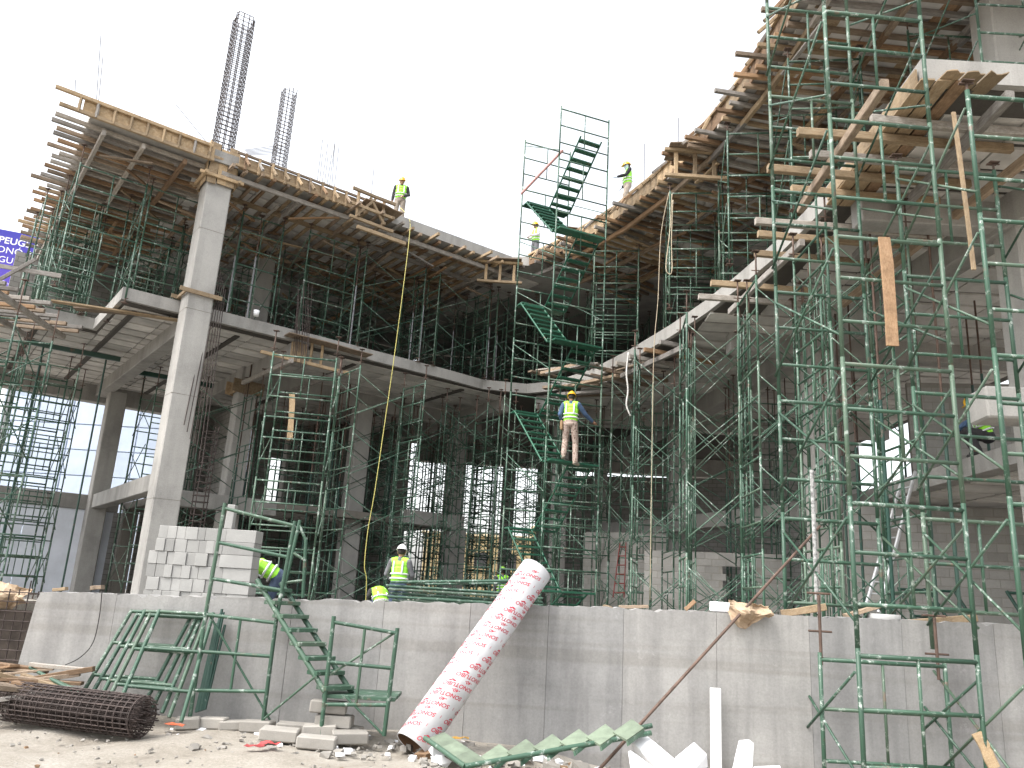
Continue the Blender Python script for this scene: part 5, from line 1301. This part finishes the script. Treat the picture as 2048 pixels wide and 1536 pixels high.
    if pouch:
        link('tool_pouch', mesh_from('pouch', flat('tan_leather', (.30, .19, .10), .8), lambda bm: bm_box(bm, (0, 0, 0), (.07, .16, .24), None, .02)), mx @ Matrix.Translation(V(J['hipL']) + V((-.12, -.02, -.06))), t)
    return t
def camo(nt, b):
    n = noise(nt, 16, 3, .6); c = ramp(nt, n, [(.38, (.16, .11, .085)), (.46, (.33, .25, .21)), (.56, (.42, .34, .29)), (.66, (.25, .17, .14))]); setc(nt, b, c)
CAMOM = M('desert_camouflage_cloth', camo, .95)
DARKC, GREYC, BLUEC, JEAN, KHAKI, WHT = cloth('charcoal', (.045, .042, .045)), cloth('grey', (.16, .16, .17)), cloth('blue', (.07, .12, .22)), cloth('denim', (.06, .085, .14)), cloth('khaki', (.33, .28, .23)), cloth('white', (.62, .62, .62))
# on the roof edge, facing the camera
p = AY(805, 357, 24.85)
person('worker in yellow helmet and lime vest standing on the left roof edge holding the hose', (p.x, p.y, 13.6), math.pi + .12, stand(wrL=(-.10, .22, .98), elL=(-.27, .02, 1.14), wrR=(.27, .02, .86), look=(-.35, 1, -.1)), DARKC, KHAKI, HATY, True, .014)
p = AY(1073, 447, 27.6)
person('worker in yellow helmet and white shirt on the roof behind the stair tower', (p.x, p.y, 13.6), math.pi - 1.0, stand(wrL=(-.12, .25, 1.10), elL=(-.26, .06, 1.16), wrR=(.10, .26, 1.08), elR=(.26, .04, 1.14), look=(-.2, 1, -.25)), WHT, GREYC, HATY, True, .019, hands=False)
p = AZ(1254, 424, 13.62)
person('worker in yellow helmet with pale face cover on the right roof edge', (p.x, p.y, 13.62), math.pi / 2 + .15, stand(wrL=(-.12, .38, 1.12), elL=(-.24, .14, 1.16), wrR=(.22, .12, .95), kneeL=(-.11, .12, .5), ankL=(-.12, .10, .09), toeL=(-.13, .26, .04)), cloth('black', (.02, .02, .022)), KHAKI, HATY, True, .018, hands=False, skin=flat('pale_face_cover', (.45, .52, .62), .9))
p = AY(1138, 918, 19.95)
person('worker in blue shirt and camouflage trousers climbing the stair tower', (p.x, p.y, p.z), -.25, stand(ankL=(-.14, -.02, .10), kneeL=(-.13, .10, .52), toeL=(-.18, .13, .05), ankR=(.15, .06, -.06), toeR=(.2, .2, -.10), kneeR=(.13, .12, .42), elR=(.37, .14, 1.17), wrR=(.52, .34, 1.04), elL=(-.27, -.06, 1.14), wrL=(-.22, .16, .98), look=(-.25, 1, 0)), BLUEC, CAMOM, HATY, True, .011, True)
p = AY(803, 1097, 17.6)
person('worker in white helmet and grey shirt seen from behind, beside the frame pile', (p.x, p.y, .85), -.25, stand(elL=(-.30, .02, 1.14), wrL=(-.16, .22, .96), elR=(.27, .06, 1.14), wrR=(.14, .25, .98), look=(-.2, 1, -.2)), GREYC, JEAN, HATW, True, .012)
p = AY(530, 1100, 13.35)
person('worker bending over behind the block stack, only back and hips showing', (p.x - .02, 14.0, .85), math.pi / 2 + .25, stand(pelvis=(0, -.10, .93), chest=(0, .22, 1.08), neck=(0, .40, 1.10), head=(0, .54, 1.06), hipL=(-.09, -.10, .88), hipR=(.09, -.10, .88), shL=(-.18, .34, 1.08), shR=(.18, .34, 1.08), elL=(-.22, .42, .82), elR=(.22, .42, .82), wrL=(-.16, .50, .60), wrR=(.16, .50, .60), kneeL=(-.1, .0, .49), kneeR=(.1, .0, .49), look=(0, .3, -1)), GREYC, JEAN, HATY, True, .014, hands=False)
sit = dict(pelvis=(0, -.05, .42), chest=(0, .06, .72), neck=(0, .12, .91), head=(0, .17, 1.05), hipL=(-.09, -.05, .40), hipR=(.09, -.05, .40), kneeL=(-.15, .33, .50), kneeR=(.15, .33, .50), ankL=(-.14, .14, .09), ankR=(.14, .14, .09), toeL=(-.15, .28, .04), toeR=(.15, .28, .04), shL=(-.18, .09, .87), shR=(.18, .09, .87), elL=(-.23, .28, .66), elR=(.23, .28, .66), wrL=(-.14, .46, .56), wrR=(.14, .46, .56), look=(0, 1, -.4))
p = AY(767, 1170, 18.8); person('worker in a lime vest crouching low behind the wall beside the hose', (p.x, p.y, .85), .5, stand(**dict(sit, chest=(0, .16, .74), neck=(0, .34, .80), head=(0, .46, .74), shL=(-.18, .28, .76), shR=(.18, .28, .76), look=(0, .3, -1))), DARKC, JEAN, HATW, True, .019, hands=False)
p = AY(1006, 1136, 27.0); person('worker in lime vest half hidden behind the frame pile and the leaning tube', (p.x, p.y, .85), .3, stand(), GREYC, JEAN, flat('lime_helmet', (.35, .7, .1), .4), True, .019, hands=False)
p = AY(1970, 880, 15.2); person('worker crouching in the shade on the right gallery slab', (p.x, p.y, 4.79), 1.2, stand(**sit), BLUEC, DARKC, HATY, True, .019, hands=False)
bpy.data.scenes.remove(TMP)
